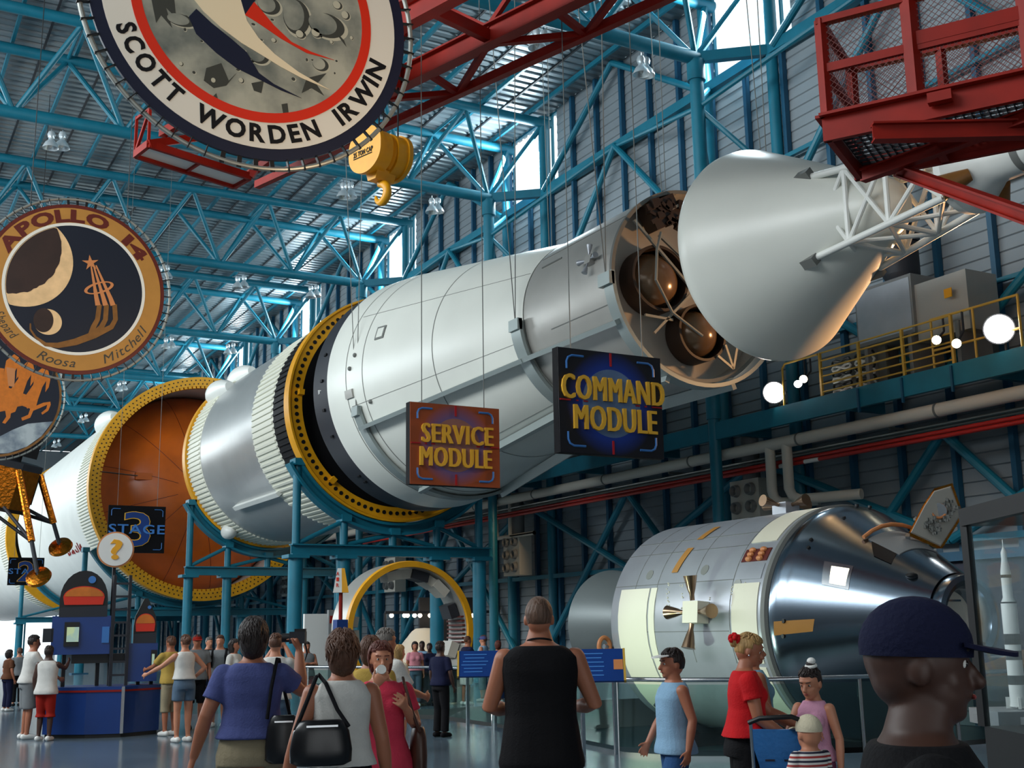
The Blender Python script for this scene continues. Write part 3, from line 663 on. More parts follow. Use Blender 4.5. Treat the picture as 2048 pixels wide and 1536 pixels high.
diffuser((580,1165),'beige wall air diffuser farthest back, beside the orange dome ring')
# floodlights
K['lamp_hot']=mat('lit floodlight',(1,.97,.9,1),.5,emit=26); K['lamp_warm']=mat('lit spotlight',(1,.82,.55,1),.5,emit=14)
def flood(px,Xp,r,m,label,target,zb):
    c=atX(px[0],px[1],Xp); t=thing('floodlight',(c.x,c.y,c.z),label,'floodlight'); d=(Vector(target)-c).normalized(); rot=d.to_track_quat('Z','Y').to_matrix()
    q=MB(); q.lathe((0,0,0),[(-.9*r,.01),(-.85*r,.45*r),(0,r),(.06*r,1.03*r),(0.02*r,.95*r)],28,'Z'); q.v=[tuple(c+rot@Vector(v)) for v in q.v]; q.build('housing',K['iu'],t)
    q=MB(); q.ell((0,0,-.05*r),(.94*r,.94*r,.3*r),24,12); q.v=[tuple(c+rot@Vector(v)) for v in q.v]; q.build('lens',m,t)
    MB().tube([c-d*r*.7,(20.05,c.y,c.z+(zb-c.z)*.4),(20.05,c.y,zb)],.025,8).build('bracket',K['iu'],t)
    return t
flood((1998,658),19.9,.3,K['lamp_hot'],'large glaring floodlight at the right end of the catwalk',(0,0,1.6),6.88)
flood((1548,785),19.9,.27,K['lamp_hot'],'glaring floodlight left of the yellow guard rail, below the nose cone',(0,0,1.6),6.88)
flood((1873,680),19.8,.1,K['lamp_warm'],'small lit spotlight nearest the end post of the yellow rail',(4,4,3),7.98)
flood((1913,687),19.8,.1,K['lamp_warm'],'small lit spotlight between yellow rail and large floodlight',(4,4,3),7.98)
flood((1607,758),19.8,.1,K['lamp_warm'],'small spotlight on the left end of the yellow pipe loop, upper one',(10,6,8),7.9)
flood((1596,768),19.8,.1,K['lamp_hot'],'small spotlight on the left end of the yellow pipe loop, lower one',(12,12,0),7.9)
# ================================================================== RED CRANE BOOM, HOOK, CAGE
def ln(p,q,Y): t=(Y-p.y)/(q.y-p.y); return p.lerp(q,t)
A0,A1=atZ(800,239,10.7),atZ(1300,10,10.7); B0,B1=atZ(820,150,10.95),atZ(1167,12,10.95)
bd=(A0-A1).normalized(); bdp=Vector((bd.y,-bd.x,0))
Bm=B0; C_=Bm-bdp*1.35
cb=thing('crane_boom',(8,16,10.7),'red lattice crane boom crossing under the roof beside the large mission badge','crane')
def onl(o,t,dz=0): return o+bd*t+Vector((0,0,dz))
t0,t1=-12.5,4.5
for o in (Bm,C_):
    q=MB(); q.bar(onl(o,t0),onl(o,t1),.04,.36); q.bar(onl(o,t0,.17),onl(o,t1,.17),.22,.03); q.bar(onl(o,t0,-.17),onl(o,t1,-.17),.22,.03); q.build('main_beam',K['red'],cb,0)
for o,dz in ((A0,0),(C_-bdp*.75,-.3)): MB().bar(onl(o,t0,dz),onl(o,t1,dz),.13,.15).build('side_chord',K['red'],cb,0)
for o,dz in ((Bm,1.25),(C_,1.25)): MB().bar(onl(o,t0,dz),onl(o,t1-1.5,dz),.12,.14).build('top_chord',K['red'],cb,0)
offA=(A0-Bm).dot(bd)
for k in range(6):
    t=t1-.6-2.9*k
    MB().bar(onl(Bm,t,-.12),onl(A0,t-1.45-offA),.1,.1).build('lattice_bar',K['red'],cb,0); MB().bar(onl(Bm,t-2.9,-.12),onl(A0,t-1.45-offA),.1,.1).build('lattice_bar',K['red'],cb,0)
    MB().bar(onl(Bm,t,.15),onl(Bm,t-1.45,1.25),.08,.08).build('lattice_bar',K['red'],cb,0); MB().bar(onl(Bm,t-2.9,.15),onl(Bm,t-1.45,1.25),.08,.08).build('lattice_bar',K['red'],cb,0)
    MB().bar(onl(C_,t,.15),onl(C_,t-1.45,1.25),.08,.08).build('lattice_bar',K['red'],cb,0); MB().bar(onl(C_,t-2.9,.15),onl(C_,t-1.45,1.25),.08,.08).build('lattice_bar',K['red'],cb,0)
    MB().bar(onl(Bm,t-1.45,-.12),onl(A0,t-1.45-offA),.1,.1).build('lattice_bar',K['red'],cb,0)
    MB().bar(onl(Bm,t),onl(C_,t),.12,.2).build('cross_beam',K['red'],cb,0); MB().bar(onl(Bm,t-1.45,1.25),onl(C_,t-1.45,1.25),.08,.08).build('cross_beam',K['red'],cb,0)
for t in (-9.5,-11.8):
    for o in (Bm,C_): MB().tube([onl(o,t),(onl(o,t).x,onl(o,t).y,20.4)],.06,10).build('hanger',K['red'],cb)
MB().box(onl((Bm+C_)/2,.6,.1),(1.1,1.0,.7),rz=math.atan2(bd.x,-bd.y)).build('trolley',K['red'],cb,0)
P4=[atZ(*p,10.3) for p in ((270,309),(297,288),(500,353),(468,371))]
b=MB(); b.add([p for p in P4]+[p+Vector((0,0,.03)) for p in P4],[(0,1,2,3),(7,6,5,4)]+[(k,(k+1)%4,(k+1)%4+4,k+4) for k in range(4)]); ep=b.build('platform_grating',K['signwhite'],cb,0)
for k in range(4): MB().bar(P4[k],P4[(k+1)%4],.07,.14).build('platform_frame',K['red'],cb,0)
MB().bar(P4[3].lerp(P4[0],.5),P4[2].lerp(P4[1],.5),.05,.1).build('platform_frame',K['red'],cb,0)
ex=onl(Bm,t1,-.2); 
for k in (0,1): MB().bar(P4[k],P4[k]+Vector((0,0,.75)),.05).build('rail_post',K['red'],cb,0)
MB().bar(P4[0]+Vector((0,0,.7)),P4[1]+Vector((0,0,.7)),.05).build('rail_post',K['red'],cb,0); MB().bar(P4[0],P4[1]+Vector((0,0,.7)),.05).build('rail_post',K['red'],cb,0)
MB().bar(P4[2],onl(Bm,t1-.3,-.15),.1,.14).build('platform_frame',K['red'],cb,0); MB().bar(P4[3],onl(Bm,t1-1.5,-.15),.1,.14).build('platform_frame',K['red'],cb,0); MB().bar(P4[1],onl(C_,t1,-.15),.1,.14).build('platform_frame',K['red'],cb,0)
# hook block
hc=atD(762,318,20.2); hk=thing('hook_block',hc,'yellow crane hook block hanging below the red boom right of the large badge','hook block')
nrm=bdp
def hf(u,v,d): return hc+bd*(-u)*1.0+Vector((0,0,v))+nrm*d   # u to the viewer side, d to the right
side=[(.42*math.cos(R(a)),.14+.34*math.sin(R(a))) for a in range(0,181,10)]+[(.42*math.cos(R(a)),.02+.36*math.sin(R(a))) for a in range(180,361,10)]
for d0,d1 in ((-.36,-.28),(.28,.36)): MB().prism(side,hf,d0,d1).build('side_plate',K['yellow'],hk)
for d0,d1 in ((-.28,-.06),(.06,.28)): MB().prism([(u*.93,v*.93+.005) for u,v in side],hf,d0,d1).build('sheave_casing',K['yellow'],hk)
MB().box(hf(-.36,-.1,.17),(.03,.2,.28),rz=math.atan2(bd.y,bd.x)).build('casing_slot',K['collar'],hk,0)
for d in (0,):
    MB().tube([hf(0,.08,d-.055),hf(0,.08,d-.05),hf(0,.08,d),hf(0,.08,d+.05),hf(0,.08,d+.055)],[.3,.36,.3,.36,.3],28).build('sheave',K['yellow'],hk)
b=MB(); text(b,'25 TON CAP',lambda u,v,d:hf(u,v,-.362-d),-.03,.03,.5,.09,0,.008); b.build('lettering',K['black'],hk,0)
b=MB(); b.bar(hf(-.28,-.04,-.367),hf(.2,-.04,-.367),.01,.012); b.build('lettering_rule',K['black'],hk,0)
MB().prism([(-.16,-.25),(.16,-.25),(.1,-.42),(-.1,-.42)],hf,-.2,.2).build('yoke',K['yellow'],hk)
pts=[hf(0,-.38,0)]+[hf(.02+.15*math.cos(R(a)),-.62+.16*math.sin(R(a)),0) for a in range(95,-190,-15)]
MB().tube(pts,[.07]*3+[.075]*10+[.07,.06,.05,.045,.04,.03,.02,.015][:len(pts)-13]+[.015]*max(0,len(pts)-21),12).build('hook',K['yellow'],hk)
for u in (-.25,.25):
    for d in (-.16,.16): MB().tube([hf(u,.2,d),(hf(u,.2,d).x,hf(u,.2,d).y,10.9)],.014,6).build('wire_rope',K['dark'],hk)
# access cage
e1=Vector((.518,-.856,0)); e2=Vector((.856,.518,0)); N=Vector((8.3,8.22,0))
cg=thing('access_cage',N+Vector((0,0,6.35)),'red steel access cage with wire mesh sides hanging in the upper right corner','access cage')
def cf(u,v,z): return N+e1*u+e2*v+Vector((0,0,z))
LN,WD=3.3,1.24
def channel(a,b2,w=.06,h=.24,name='floor_channel'):
    MB().bar(a,b2,w,h).build(name,K['red'],cg,0)
for v in (0,WD): channel(cf(-.05,v,6.46),cf(LN,v,6.46)); 
for u in (0,LN): channel(cf(u,-.0,6.46),cf(u,WD,6.46))
MB().bar(cf(-.06,-.04,6.6),cf(LN,-.04,6.6),.14,.03).build('toe_flange',K['red'],cg,0); MB().bar(cf(-.04,-.06,6.6),cf(-.04,WD,6.6),.14,.03).build('toe_flange',K['red'],cg,0)
for u,v,w in ((0,0,.09),(.87,0,.12),(1.9,0,.1),(2.9,0,.1),(0,WD,.09),(.95,WD,.08),(1.9,WD,.08),(2.9,WD,.08)): MB().bar(cf(u,v,6.58),cf(u,v,7.66),w,w).build('post',K['red'],cg,0)
for v in (0,WD):
    MB().bar(cf(-.04,v,7.64),cf(LN,v,7.64),.09,.07).build('top_rail',K['red'],cg,0); MB().bar(cf(0,v,7.12),cf(LN,v,7.12),.05,.09 if v==0 else .06).build('mid_rail',K['red'],cg,0)
MB().bar(cf(.9,0,7.2),cf(1.9,0,7.2),.06,.14).build('mid_rail',K['red'],cg,0)
for z in (7.64,7.12): MB().bar(cf(0,0,z),cf(0,WD,z),.07,.08).build('end_rail',K['red'],cg,0)
def wire(fn,L_,H_,s=.065):
    q=MB(); k=-H_
    while k<L_:
        for sg in (1,-1):
            u0,u1=(k,k+H_); z0,z1=(0,H_) if sg>0 else (H_,0)
            a,bb=max(0,u0),min(L_,u1)
            if bb-a>.01:
                za=z0+(z1-z0)*(a-u0)/H_; zb=z0+(z1-z0)*(bb-u0)/H_; q.bar(fn(a,za),fn(bb,zb),.0045,.0045)
        k+=s
    return q
for u0,u1 in ((.04,.82),(.93,1.86),(1.95,2.85)):
    wire(lambda a,z:cf(u0+a,.0,6.62+z),u1-u0,1.0).build('mesh_panel',K['mesh'],cg,0); wire(lambda a,z:cf(u0+a,WD,6.62+z),u1-u0,1.0).build('mesh_panel',K['mesh'],cg,0)
wire(lambda a,z:cf(0,.04+a,6.62+z),WD-.08,1.0).build('mesh_panel',K['mesh'],cg,0)
q=MB()
for k in range(42): q.bar(cf(.05+.078*k,.03,6.5),cf(.05+.078*k,WD-.03,6.5),.008,.035)
for k in range(11): q.bar(cf(.05,.1+.11*k,6.5),cf(LN,.1+.11*k,6.5),.008,.03)
q.build('floor_grating',K['iu'],cg,0)
for u in (.9,1.9): MB().bar(cf(u,0,6.4),cf(u,WD,6.4),.08,.12).build('under_beam',K['red'],cg,0)
def ibeam(a,c,w,h,name='under_beam'):
    q=MB(); q.bar(a,c,.02,h); q.bar(a+Vector((0,0,h/2)),c+Vector((0,0,h/2)),w,.02); q.bar(a-Vector((0,0,h/2)),c-Vector((0,0,h/2)),w,.02); q.build(name,K['red'],cg,0)
ibeam(atZ(1745,265,6.2),atZ(2075,258,6.2),.12,.16); ibeam(atZ(1725,352,6.28),atZ(2075,225,6.28),.1,.12)
ibeam(atZ(1795,340,6.3),atZ(1795,340,6.3)+(atD(2075,440,9.6)-atZ(1795,340,6.3)),.1,.12,'brace_beam')
MB().box(atZ(1880,195,6.5),(.22,.1,.1),rz=math.atan2(e1.y,e1.x)).build('latch',K['red'],cg,0)
for u,v in ((2.9,0),(2.9,WD)): MB().bar(cf(u,v,7.6),cf(u,v,20.4),.08,.08).build('hanger',K['red'],cg,0)
# ================================================================== BADGES
def badge(X,Y,Z,label):
    t=thing('badge_sign',(X,Y,Z),label,'badge sign')
    return t,(lambda u,v,d:Vector((X+u,Y-d,Z+v)))
def disc(mb,fn,r0,r1,d0,d1,n=96):
    P=circle(0,0,r1,n); Q=circle(0,0,r0,n) if r0 else None
    if not Q: mb.prism(P,fn,d0,d1)
    else:
        vs=[fn(u,v,d) for d in (d0,d1) for c in (Q,P) for u,v in c]; fs=[]
        for k in range(n):
            k2=(k+1)%n; fs+=[(k,k2,n+k2,n+k),(2*n+k,3*n+k,3*n+k2,2*n+k2),(n+k,n+k2,3*n+k2,3*n+k),(k,2*n+k,2*n+k2,k2)]
        mb.add(vs,fs)
def frame(t,fn,r,rb):
    MB().tube([fn(r*math.cos(2*PI*k/96),r*math.sin(2*PI*k/96),.02) for k in range(97)],.032,10,False).build('frame_pipe',K['conduit'],t)
    b=MB(); n=64
    for k in range(n):
        a=2*PI*(k+.3)/n; b.bar(fn((rb-.01)*math.cos(a),(rb-.01)*math.sin(a),.035),fn((r+.04)*math.cos(a),(r+.04)*math.sin(a),.035),.06,.014)
    b.build('lashings',K['dark'],t,0)
    for a in (60,120): 
        p=fn(r*math.cos(R(a)),r*math.sin(R(a)),.02); MB().tube([p,(p.x,p.y,20.56)],.012,6).build('hanging_cable',K['dark'],t)
bx=badge(4.11,14.0,9.59,'largest round badge, moon surface with red ring and white border, upper left'); t,fn=bx
frame(t,fn,2.21,2.1)
b=MB(); disc(b,fn,0,2.1,0,.05); b.build('backing_disc',K['navy'],t)
b=MB(); disc(b,fn,1.5,1.95,.05,.056); b.build('name_band',K['bwhite'],t)
b=MB(); disc(b,fn,1.47,1.6,.056,.062); b.build('red_ring',K['bred'],t)
b=MB(); disc(b,fn,0,1.48,.05,.059); b.build('moon_picture',K['moon'],t)
# picture coordinates follow the photograph: pixel -> badge plane
def pb(x,y): p=atY(x,y,14.0); return (p.x-4.11,p.z-9.59)
def clip(P,r): return [(u*min(1,r/max(1e-6,math.hypot(u,v))),v*min(1,r/max(1e-6,math.hypot(u,v)))) for u,v in P]
wing=[(383,0),(300,-70),(420,-120),(474,-30),(478,2),(491,46),(514,80),(546,112),(594,148),(657,184),(600,160),(559,138),(520,114),(480,90),(440,60),(405,28)]
MB().prism(clip([pb(*p) for p in wing],1.46),fn,.059,.066).build('white_wing',K['bcream'],t,0)
MB().prism(clip([pb(*p) for p in [(375,38),(390,22),(420,50),(460,82),(490,108),(500,125),(515,150),(545,172),(600,200),(560,185),(510,160),(470,140),(430,110),(390,72)]],1.46),fn,.059,.065).build('blue_wing',K['navy'],t,0)
MB().prism(clip([pb(*p) for p in [(487,34),(508,5),(520,-20),(470,-30),(478,10)]],1.46),fn,.059,.0655).build('blue_wing',K['navy'],t,0)
MB().prism([pb(*p) for p in [(487,34),(505,8),(520,25),(545,55),(580,88),(620,108),(665,124),(610,110),(560,82),(510,48)]],fn,.059,.066).build('red_wing',K['bred'],t,0)
crat=[(535,15,24,20),(590,38,28,38),(650,55,38,26),(672,15,10,9),(688,35,9,9),(598,73,10,9),(630,70,11,10),(638,133,17,14),(515,115,22,18),(545,85,6,5),(360,45,30,14),(480,165,6,6),(425,165,6,6),(360,132,5,5),(700,80,4,4),(660,88,4,4)]
for x,y,rx,ry in crat:
    c=pb(x,y); s_=pb(x+rx,y)[0]-c[0]; s2_=s_*ry/rx
    MB().prism(circle(c[0]+s_*.12,c[1]-s2_*.1,s_*1.02,28,s2_*1.02),fn,.059,.0602).build('crater_rim',K['moonlight'],t,0)
    MB().prism(circle(c[0],c[1],s_*.95,28,s2_*.95),fn,.059,.0612).build('crater_shadow',K['moondark'],t,0)
    MB().prism(circle(c[0]-s_*.2,c[1]+s2_*.08,s_*.74,28,s2_*.84),fn,.059,.0622).build('crater_floor',K['moonlight'] if rx<16 else K['moon'],t,0)
rr=random.Random(21)
for k in range(34): crat.append((rr.uniform(290,720),rr.uniform(30,225),rr.uniform(2.5,6),rr.uniform(2.5,5.5)))
for x,y,rx,ry in crat[16:]:
    c=pb(x,y)
    if math.hypot(*c)>1.38: continue
    q=rx*.0058; MB().prism(circle(c[0]+.2*q,c[1]-.1*q,q,14,q*ry/rx),fn,.0585,.0597).build('crater_rim',K['moonlight'],t,0); MB().prism(circle(c[0],c[1],q*.8,14,q*.8*ry/rx),fn,.0585,.0602).build('crater_shadow',K['moondark'],t,0)
for P in ([(300,0),(345,-10),(350,40),(330,20),(342,60),(320,35),(310,50)],[(325,110),(340,130),(332,150)],[(425,180),(450,175),(470,150),(455,165),(440,130),(410,140),(405,165)],[(500,170),(525,165),(520,190),(505,185)],[(610,160),(650,150),(630,172),(645,195),(620,180),(600,190)],[(420,200),(430,190),(440,225),(425,215)],[(655,50),(685,85),(690,98),(672,75)],[(560,212),(572,210),(575,236),(564,235)]):
    MB().prism([pb(*p) for p in P],fn,.059,.061).build('mountain_shadow',K['moondark'],t,0)
def ang(p): return math.atan2(p[1],p[0])
b=MB()
for s_,pa,pz in (('SCOTT',(213,73),(322,213)),('WORDEN',(393,258),(628,270)),('IRWIN',(685,245),(766,143))):
    a0,a1=ang(pb(*pa)),ang(pb(*pz)); rmid=1.745; w=abs(a1-a0)*rmid; h=.24
    arc_text(b,s_,fn,rmid,(a0+a1)/2,h,.056,.062,True,1,.035,.2,fit=w+.2)
b.build('lettering',K['black'],t,0)
X2,Y2,Z2=4.34,28.9,9.71
t,fn=badge(X2,Y2,Z2,'round tan bordered badge with dark moon, golden star and trail, left edge')
def pb(x,y): p=atY(x,y,Y2); return (p.x-X2,p.z-Z2)
frame(t,fn,2.22,2.08)
b=MB(); disc(b,fn,0,2.08,0,.05); b.build('backing_disc',K['bmaroon'],t)
b=MB(); disc(b,fn,1.4,1.99,.05,.056); b.build('name_band',K['btan'],t)
b=MB(); disc(b,fn,1.55,1.62,.056,.062); b.build('white_ring',K['bwhite'],t)
b=MB(); disc(b,fn,0,1.57,.05,.059); b.build('night_picture',K['bspace'],t)
mc=pb(45,520); mr=pb(146,520)[0]-mc[0]
b=MB(); b.prism([(u*min(1,1.54/math.hypot(u,v)),v*min(1,1.54/math.hypot(u,v))) for u,v in circle(mc[0],mc[1],mr,64,mr*1.02)],fn,.059,.064); b.build('moon_crescent',K['moonglow'],t,0)
rr=random.Random(11); P=[]
for k in range(64):
    a=2*PI*k/64; f_=1-(.34*max(0,math.cos(a+.75))**.8+ .03*rr.random()*(1 if math.cos(a+.7)>0 else 0)); P.append((mc[0]-.005+mr*f_*math.cos(a),mc[1]+mr*f_*math.sin(a)))
P=[(u*min(1,1.53/math.hypot(u,v)),v*min(1,1.53/math.hypot(u,v))) for u,v in P]
MB().prism(P,fn,.059,.067).build('moon_night_side',K['moonshade'],t,0)
c=pb(95,645); MB().prism(circle(c[0],c[1],.31,40),fn,.059,.064).build('small_globe',K['moonglow'],t,0)
MB().prism(circle(c[0]-.1,c[1]+.03,.22,40,.29),fn,.059,.066).build('globe_shade',K['moonshade'],t,0)
def ribbon(pts,ws,d0,d1,name,m):
    P=[Vector(pb(*p)) for p in pts]; lft=[];rt=[]
    for i,p in enumerate(P):
        d=(P[min(i+1,len(P)-1)]-P[max(0,i-1)]).normalized(); n_=Vector((-d.y,d.x)); lft.append(p+n_*ws[i]/2); rt.append(p-n_*ws[i]/2)
    q=MB()
    for i in range(len(P)-1): q.prism([lft[i],lft[i+1],rt[i+1],rt[i]],fn,d0,d1)
    q.build(name,m,t,0)
for k,(xa,xb) in enumerate(((198,196),(212,212),(228,232))):
    ribbon([(xa,610),(xb-2,640),(xb-10,655),(180-k*2+6*k,672),(150,685),(115,692),(90,690),(70,675),(60,660),(60,648)],[.11,.11,.12,.14,.16,.13,.09,.05,.04,.03],.059,.064+.0006*k,'trail',K['bbrown'])
    ribbon([(181+k*5,532),(186+k*9,562),(189+k*11.5,580)],[.03,.06,.07],.064,.068,'rocket_ray',K['copper'])
    ribbon([(189+k*11.5,580),(192+k*14,598),(195+k*15,612)],[.08,.1,.12],.064,.068,'rocket_ray',K['copper'])
c=pb(197,577); q=MB(); n=48
for k in range(n):
    f_=lambda kk,s_:(c[0]+.33*s_*math.cos(2*PI*kk/n)+.05*math.sin(2*PI*kk/n),c[1]+.16*s_*math.sin(2*PI*kk/n)+.09*math.cos(2*PI*kk/n))
    q.prism([f_(k,1),f_(k+1,1),f_(k+1,.78),f_(k,.78)],fn,.064,.07)
q.build('orbit_ring',K['copper'],t,0)
c=pb(180,527); MB().prism([(c[0]+(.2 if k%2==0 else .07)*math.cos(R(100+36*k)),c[1]+(.2 if k%2==0 else .07)*math.sin(R(100+36*k))) for k in range(10)],fn,.064,.071).build('star',K['copper'],t,0)
b=MB()
for s_,pa,pz,h,inw in (('APOLLO',(-35,466),(205,455),.3,False),('14',(256,483),(283,512),.28,False)):
    a0,a1=ang(pb(*pa)),ang(pb(*pz)); w=abs(a1-a0)*1.8; arc_text(b,s_,fn,1.8,(a0+a1)/2,h,.056,.062,inw,1,.05,.1,fit=w+.22)
b.build('lettering',K['bmaroon'],t,0)
b=MB()
for s_,pa,pz in (('Roosa',(70,728),(145,738)),('Mitchell',(212,728),(295,665)),('Shepard',(-70,650),(3,690))):
    a0,a1=ang(pb(*pa)),ang(pb(*pz)); w=abs(a1-a0)*1.8; arc_text(b,s_,fn,1.8,(a0+a1)/2,.22,.056,.061,True,1,0,.06,.3,fit=w+.1)
b.build('script_lettering',K['bink'],t,0)
X3,Y3,Z3=4.04,42.5,9.59
t,fn=badge(X3,Y3,Z3,'round dark badge with leaping orange horses over a grey moon, left edge')
def pb(x,y): p=atY(x,y,Y3); return (p.x-X3,p.z-Z3)
frame(t,fn,2.22,2.12)
b=MB(); disc(b,fn,0,2.12,0,.05); b.build('backing_disc',K['bbrown'],t)
b=MB(); disc(b,fn,0,2.04,.05,.056); b.build('night_picture',K['bspace'],t)
MB().prism(clip([pb(*p) for p in [(-40,935),(-40,890),(0,873),(25,860),(55,848),(85,845),(112,847),(90,880),(60,905),(20,925)]],2.04),fn,.056,.06).build('grey_moon',K['moon_grey'],t,0)
def bodyshape(dx,dy,s_):
    H=[(86,735),(96,742),(100,760),(97,775),(90,785),(92,762),(84,775),(76,798),(72,812),(86,806),(100,804),(101,810),(96,822),(84,830),(82,826),(92,818),(94,810),(76,818),(66,822),(60,836),(44,842),(42,836),(56,830),(60,818),(44,812),(34,814),(22,822),(20,836),(10,848),(4,846),(12,834),(10,822),(-10,826),(-30,820),(-30,780),(0,778),(30,782),(52,790),(66,770),(70,748)]
    return [(x*s_+dx,y*s_+dy) for x,y in H]
for k,(dx,dy) in enumerate(((0,0),(-30,-12),(-58,-26))): MB().prism(clip([pb(*p) for p in bodyshape(dx,dy,1)],2.03),fn,.056,.062-.001*k).build('horse',K['horse'],t,0)
for k in range(3): MB().prism(clip([pb(*p) for p in [(-10+22*k,735),(8+22*k,738),(6+22*k,775),(-6+22*k,772)]],2.03),fn,.056,.064).build('mane',K['copper'] if k%2 else K['horse'],t,0)
# ================================================================== HANGING SIGNS
def radial(name,c,r,stops,base):
    m=mat(name,base,.5); nt=m.node_tree; bs=nt.nodes['Principled BSDF']; tc=nt.nodes.new('ShaderNodeTexCoord'); mp=nt.nodes.new('ShaderNodeMapping'); mp.vector_type='TEXTURE'
    mp.inputs['Location'].default_value=c; mp.inputs['Scale'].default_value=(r,r,r); nt.links.new(tc.outputs['Object'],mp.inputs[0])
    g=nt.nodes.new('ShaderNodeVectorMath'); g.operation='LENGTH'; nt.links.new(mp.outputs[0],g.inputs[0]); rp=nt.nodes.new('ShaderNodeValToRGB'); el=rp.color_ramp.elements
    el[0].position,el[0].color=stops[0]; el[1].position,el[1].color=stops[-1]
    for p,c2 in stops[1:-1]: e=el.new(p); e.color=c2
    nt.links.new(g.outputs['Value'],rp.inputs[0]); nt.links.new(rp.outputs[0],bs.inputs['Base Color']); return m
def board(x0,x1,z0,z1,Y,lines,label,base,glow,side,over):
    cx,cz=(x0+x1)/2,(z0+z1)/2; w,h=x1-x0,z1-z0
    t=thing('hanging_sign',(cx,Y,cz),label,'sign','square signs hanging under the rocket'); fn=lambda u,v,d:Vector((cx+u,Y-d,cz+v))
    m=radial('print '+lines[0].lower(),(cx,Y,cz),h*.75,[(0,glow),(.44,glow),(.68,base),(1,base)],base)
    MB().box((cx,Y+.07,cz),(w,.14,h)).build('sign_box',K['board_black'],t,0)
    MB().box((cx,Y-.005,cz),(w*.995,.012,h*.995)).build('printed_face',m,t,0)
    MB().prism(circle(.0,.0,h*.33,48),fn,.011,.014).build('moon_print',mat('blue moon',srgb(92,116,150),.6,0,.2,3) if not over else mat('dusky moon',srgb(150,104,96),.6,0,.15,2),t,0)
    b=MB()
    for sx in (-1,1):
        for sz in (-1,1):
            P=[(sx*w*.26,sz*h*.43),(sx*w*.37,sz*h*.43),(sx*w*.405,sz*h*.41),(sx*w*.42,sz*h*.37),(sx*w*.42,sz*h*.3)]
            b.tube([fn(u,v,.014) for u,v in P],.018,6)
    b.build('corner_brackets',K['signblue'],t)
    b=MB()
    for u0,u1 in ((-.49,-.39),(-.34,-.32),(-.27,-.23),(.23,.27),(.32,.34),(.39,.49)): b.bar(fn(u0*w,0,.016),fn(u1*w,0,.016),.02,.02)
    for v0,v1 in ((-.49,-.36),(.36,.49)): b.bar(fn(0,v0*h,.016),fn(0,v1*h,.016),.03,.02,up=(0,1,0))
    b.build('cross_hairs',K['signred'],t,0)
    b=MB(); text(b,lines[0],fn,0+(.02*w),h*.13,w*(.99 if not over else .8),h*.235,.012,.05,0,fat=.013); text(b,lines[1],fn,.03*w if not over else .0,-h*.155,w*.8,h*.235,.012,.05,0,fat=.013); b.build('lettering',K['gold_text'],t,0)
    for sx in (-.35,.35): MB().tube([(cx+sx*w,Y+.07,z1),(cx+sx*w,Y+.07,20.56)],.008,6).build('hanging_cable',K['seam'],t)
board(8.9,10.75,4.09,5.65,14.5,('COMMAND','MODULE'),'dark square hanging sign reading COMMAND MODULE',srgb(20,17,24),srgb(20,56,150),0,False)
board(7.54,9.12,3.82,5.11,16.7,('SERVICE','MODULE'),'rust coloured square hanging sign reading SERVICE MODULE',srgb(158,74,34),srgb(104,88,140),0,True)
def stagesign(x0,x1,z0,z1,Y,num,label):
    cx,cz=(x0+x1)/2,(z0+z1)/2; w,h=x1-x0,z1-z0; t=thing('hanging_sign',(cx,Y,cz),label,'sign'); fn=lambda u,v,d:Vector((cx+u,Y-d,cz+v))
    MB().box((cx,Y+.06,cz),(w,.12,h)).build('sign_box',K['board_black'],t,0)
    b=MB(); text(b,num,fn,0,0,w*.49,h*.755,.0,.03,.03); b.build('numeral_outline',K['gold_text'],t,0)
    b=MB(); text(b,num,fn,0,0,w*.46,h*.73,.02,.045,.015); b.build('numeral',K['bluebox'],t,0)
    b=MB(); text(b,'STAGE',fn,0,0,w*.98,h*.2,.03,.06,.01); b.build('lettering',K['signblue'],t,0)
    b=MB()
    for sx in (-1,1):
        for sz in (-1,1): b.tube([fn(sx*w*.3,sz*h*.43,.01),fn(sx*w*.42,sz*h*.43,.01),fn(sx*w*.45,sz*h*.4,.01),fn(sx*w*.45,sz*h*.28,.01)],.014,6)
    b.build('corner_brackets',K['signblue'],t)
    for sx in (-.35,.35): MB().tube([(cx+sx*w,Y+.06,z1),(cx+sx*w,Y+.06,20.56)],.008,6).build('hanging_cable',K['seam'],t)
stagesign(8.38,10.42,4.58,6.29,45,'3','dark square sign reading STAGE 3 before the orange dome')
stagesign(6.55,8.03,3.9,5.12,57.5,'2','dark square sign reading STAGE 2 at the far left behind the lander')

# ================================================================== SPACECRAFT ON THE FLOOR
AX,AZ=15.2,1.66
def hit(px,py,ya,ra,yb,rb):
    d=ray(px,py); t=6.0
    while t<40:
        p=EYE+d*t; rr_=ra+(rb-ra)*(p.y-ya)/(yb-ya)
        if math.hypot(p.x-AX,p.z-AZ)<rr_ : return math.degrees(math.atan2(p.z-AZ,p.x-AX))%360,p.y
        t+=.01
    return None
hS=lambda x,y:hit(x,y,15.3,1.96,20,1.96); hC=lambda x,y:hit(x,y,15.2,1.95,12.95,.62)
cs=thing('spacecraft',(AX,17,-.6),'silver spacecraft with mirror finished cone lying behind the glass railing','spacecraft')
b=MB(); b.lathe((AX,0,AZ),[(19.95,.05),(19.92,1.8),(19.85,1.93),(19.8,1.96),(15.32,1.96),(15.3,1.9),(15.3,.1)],128); b.build('service_hull',K['csm'],cs)
b=MB(); b.lathe((AX,0,AZ),[(15.42,1.965),(15.36,1.985),(15.3,1.985),(15.27,1.93)],128); b.build('joint_rim',K['seam'],cs)
cone=[(15.27,1.9),(15.24,1.945),(15.18,1.955),(15.05,1.93)]+[(15.05-(2.0*k/12),1.93-(1.23*k/12)) for k in range(1,13)]
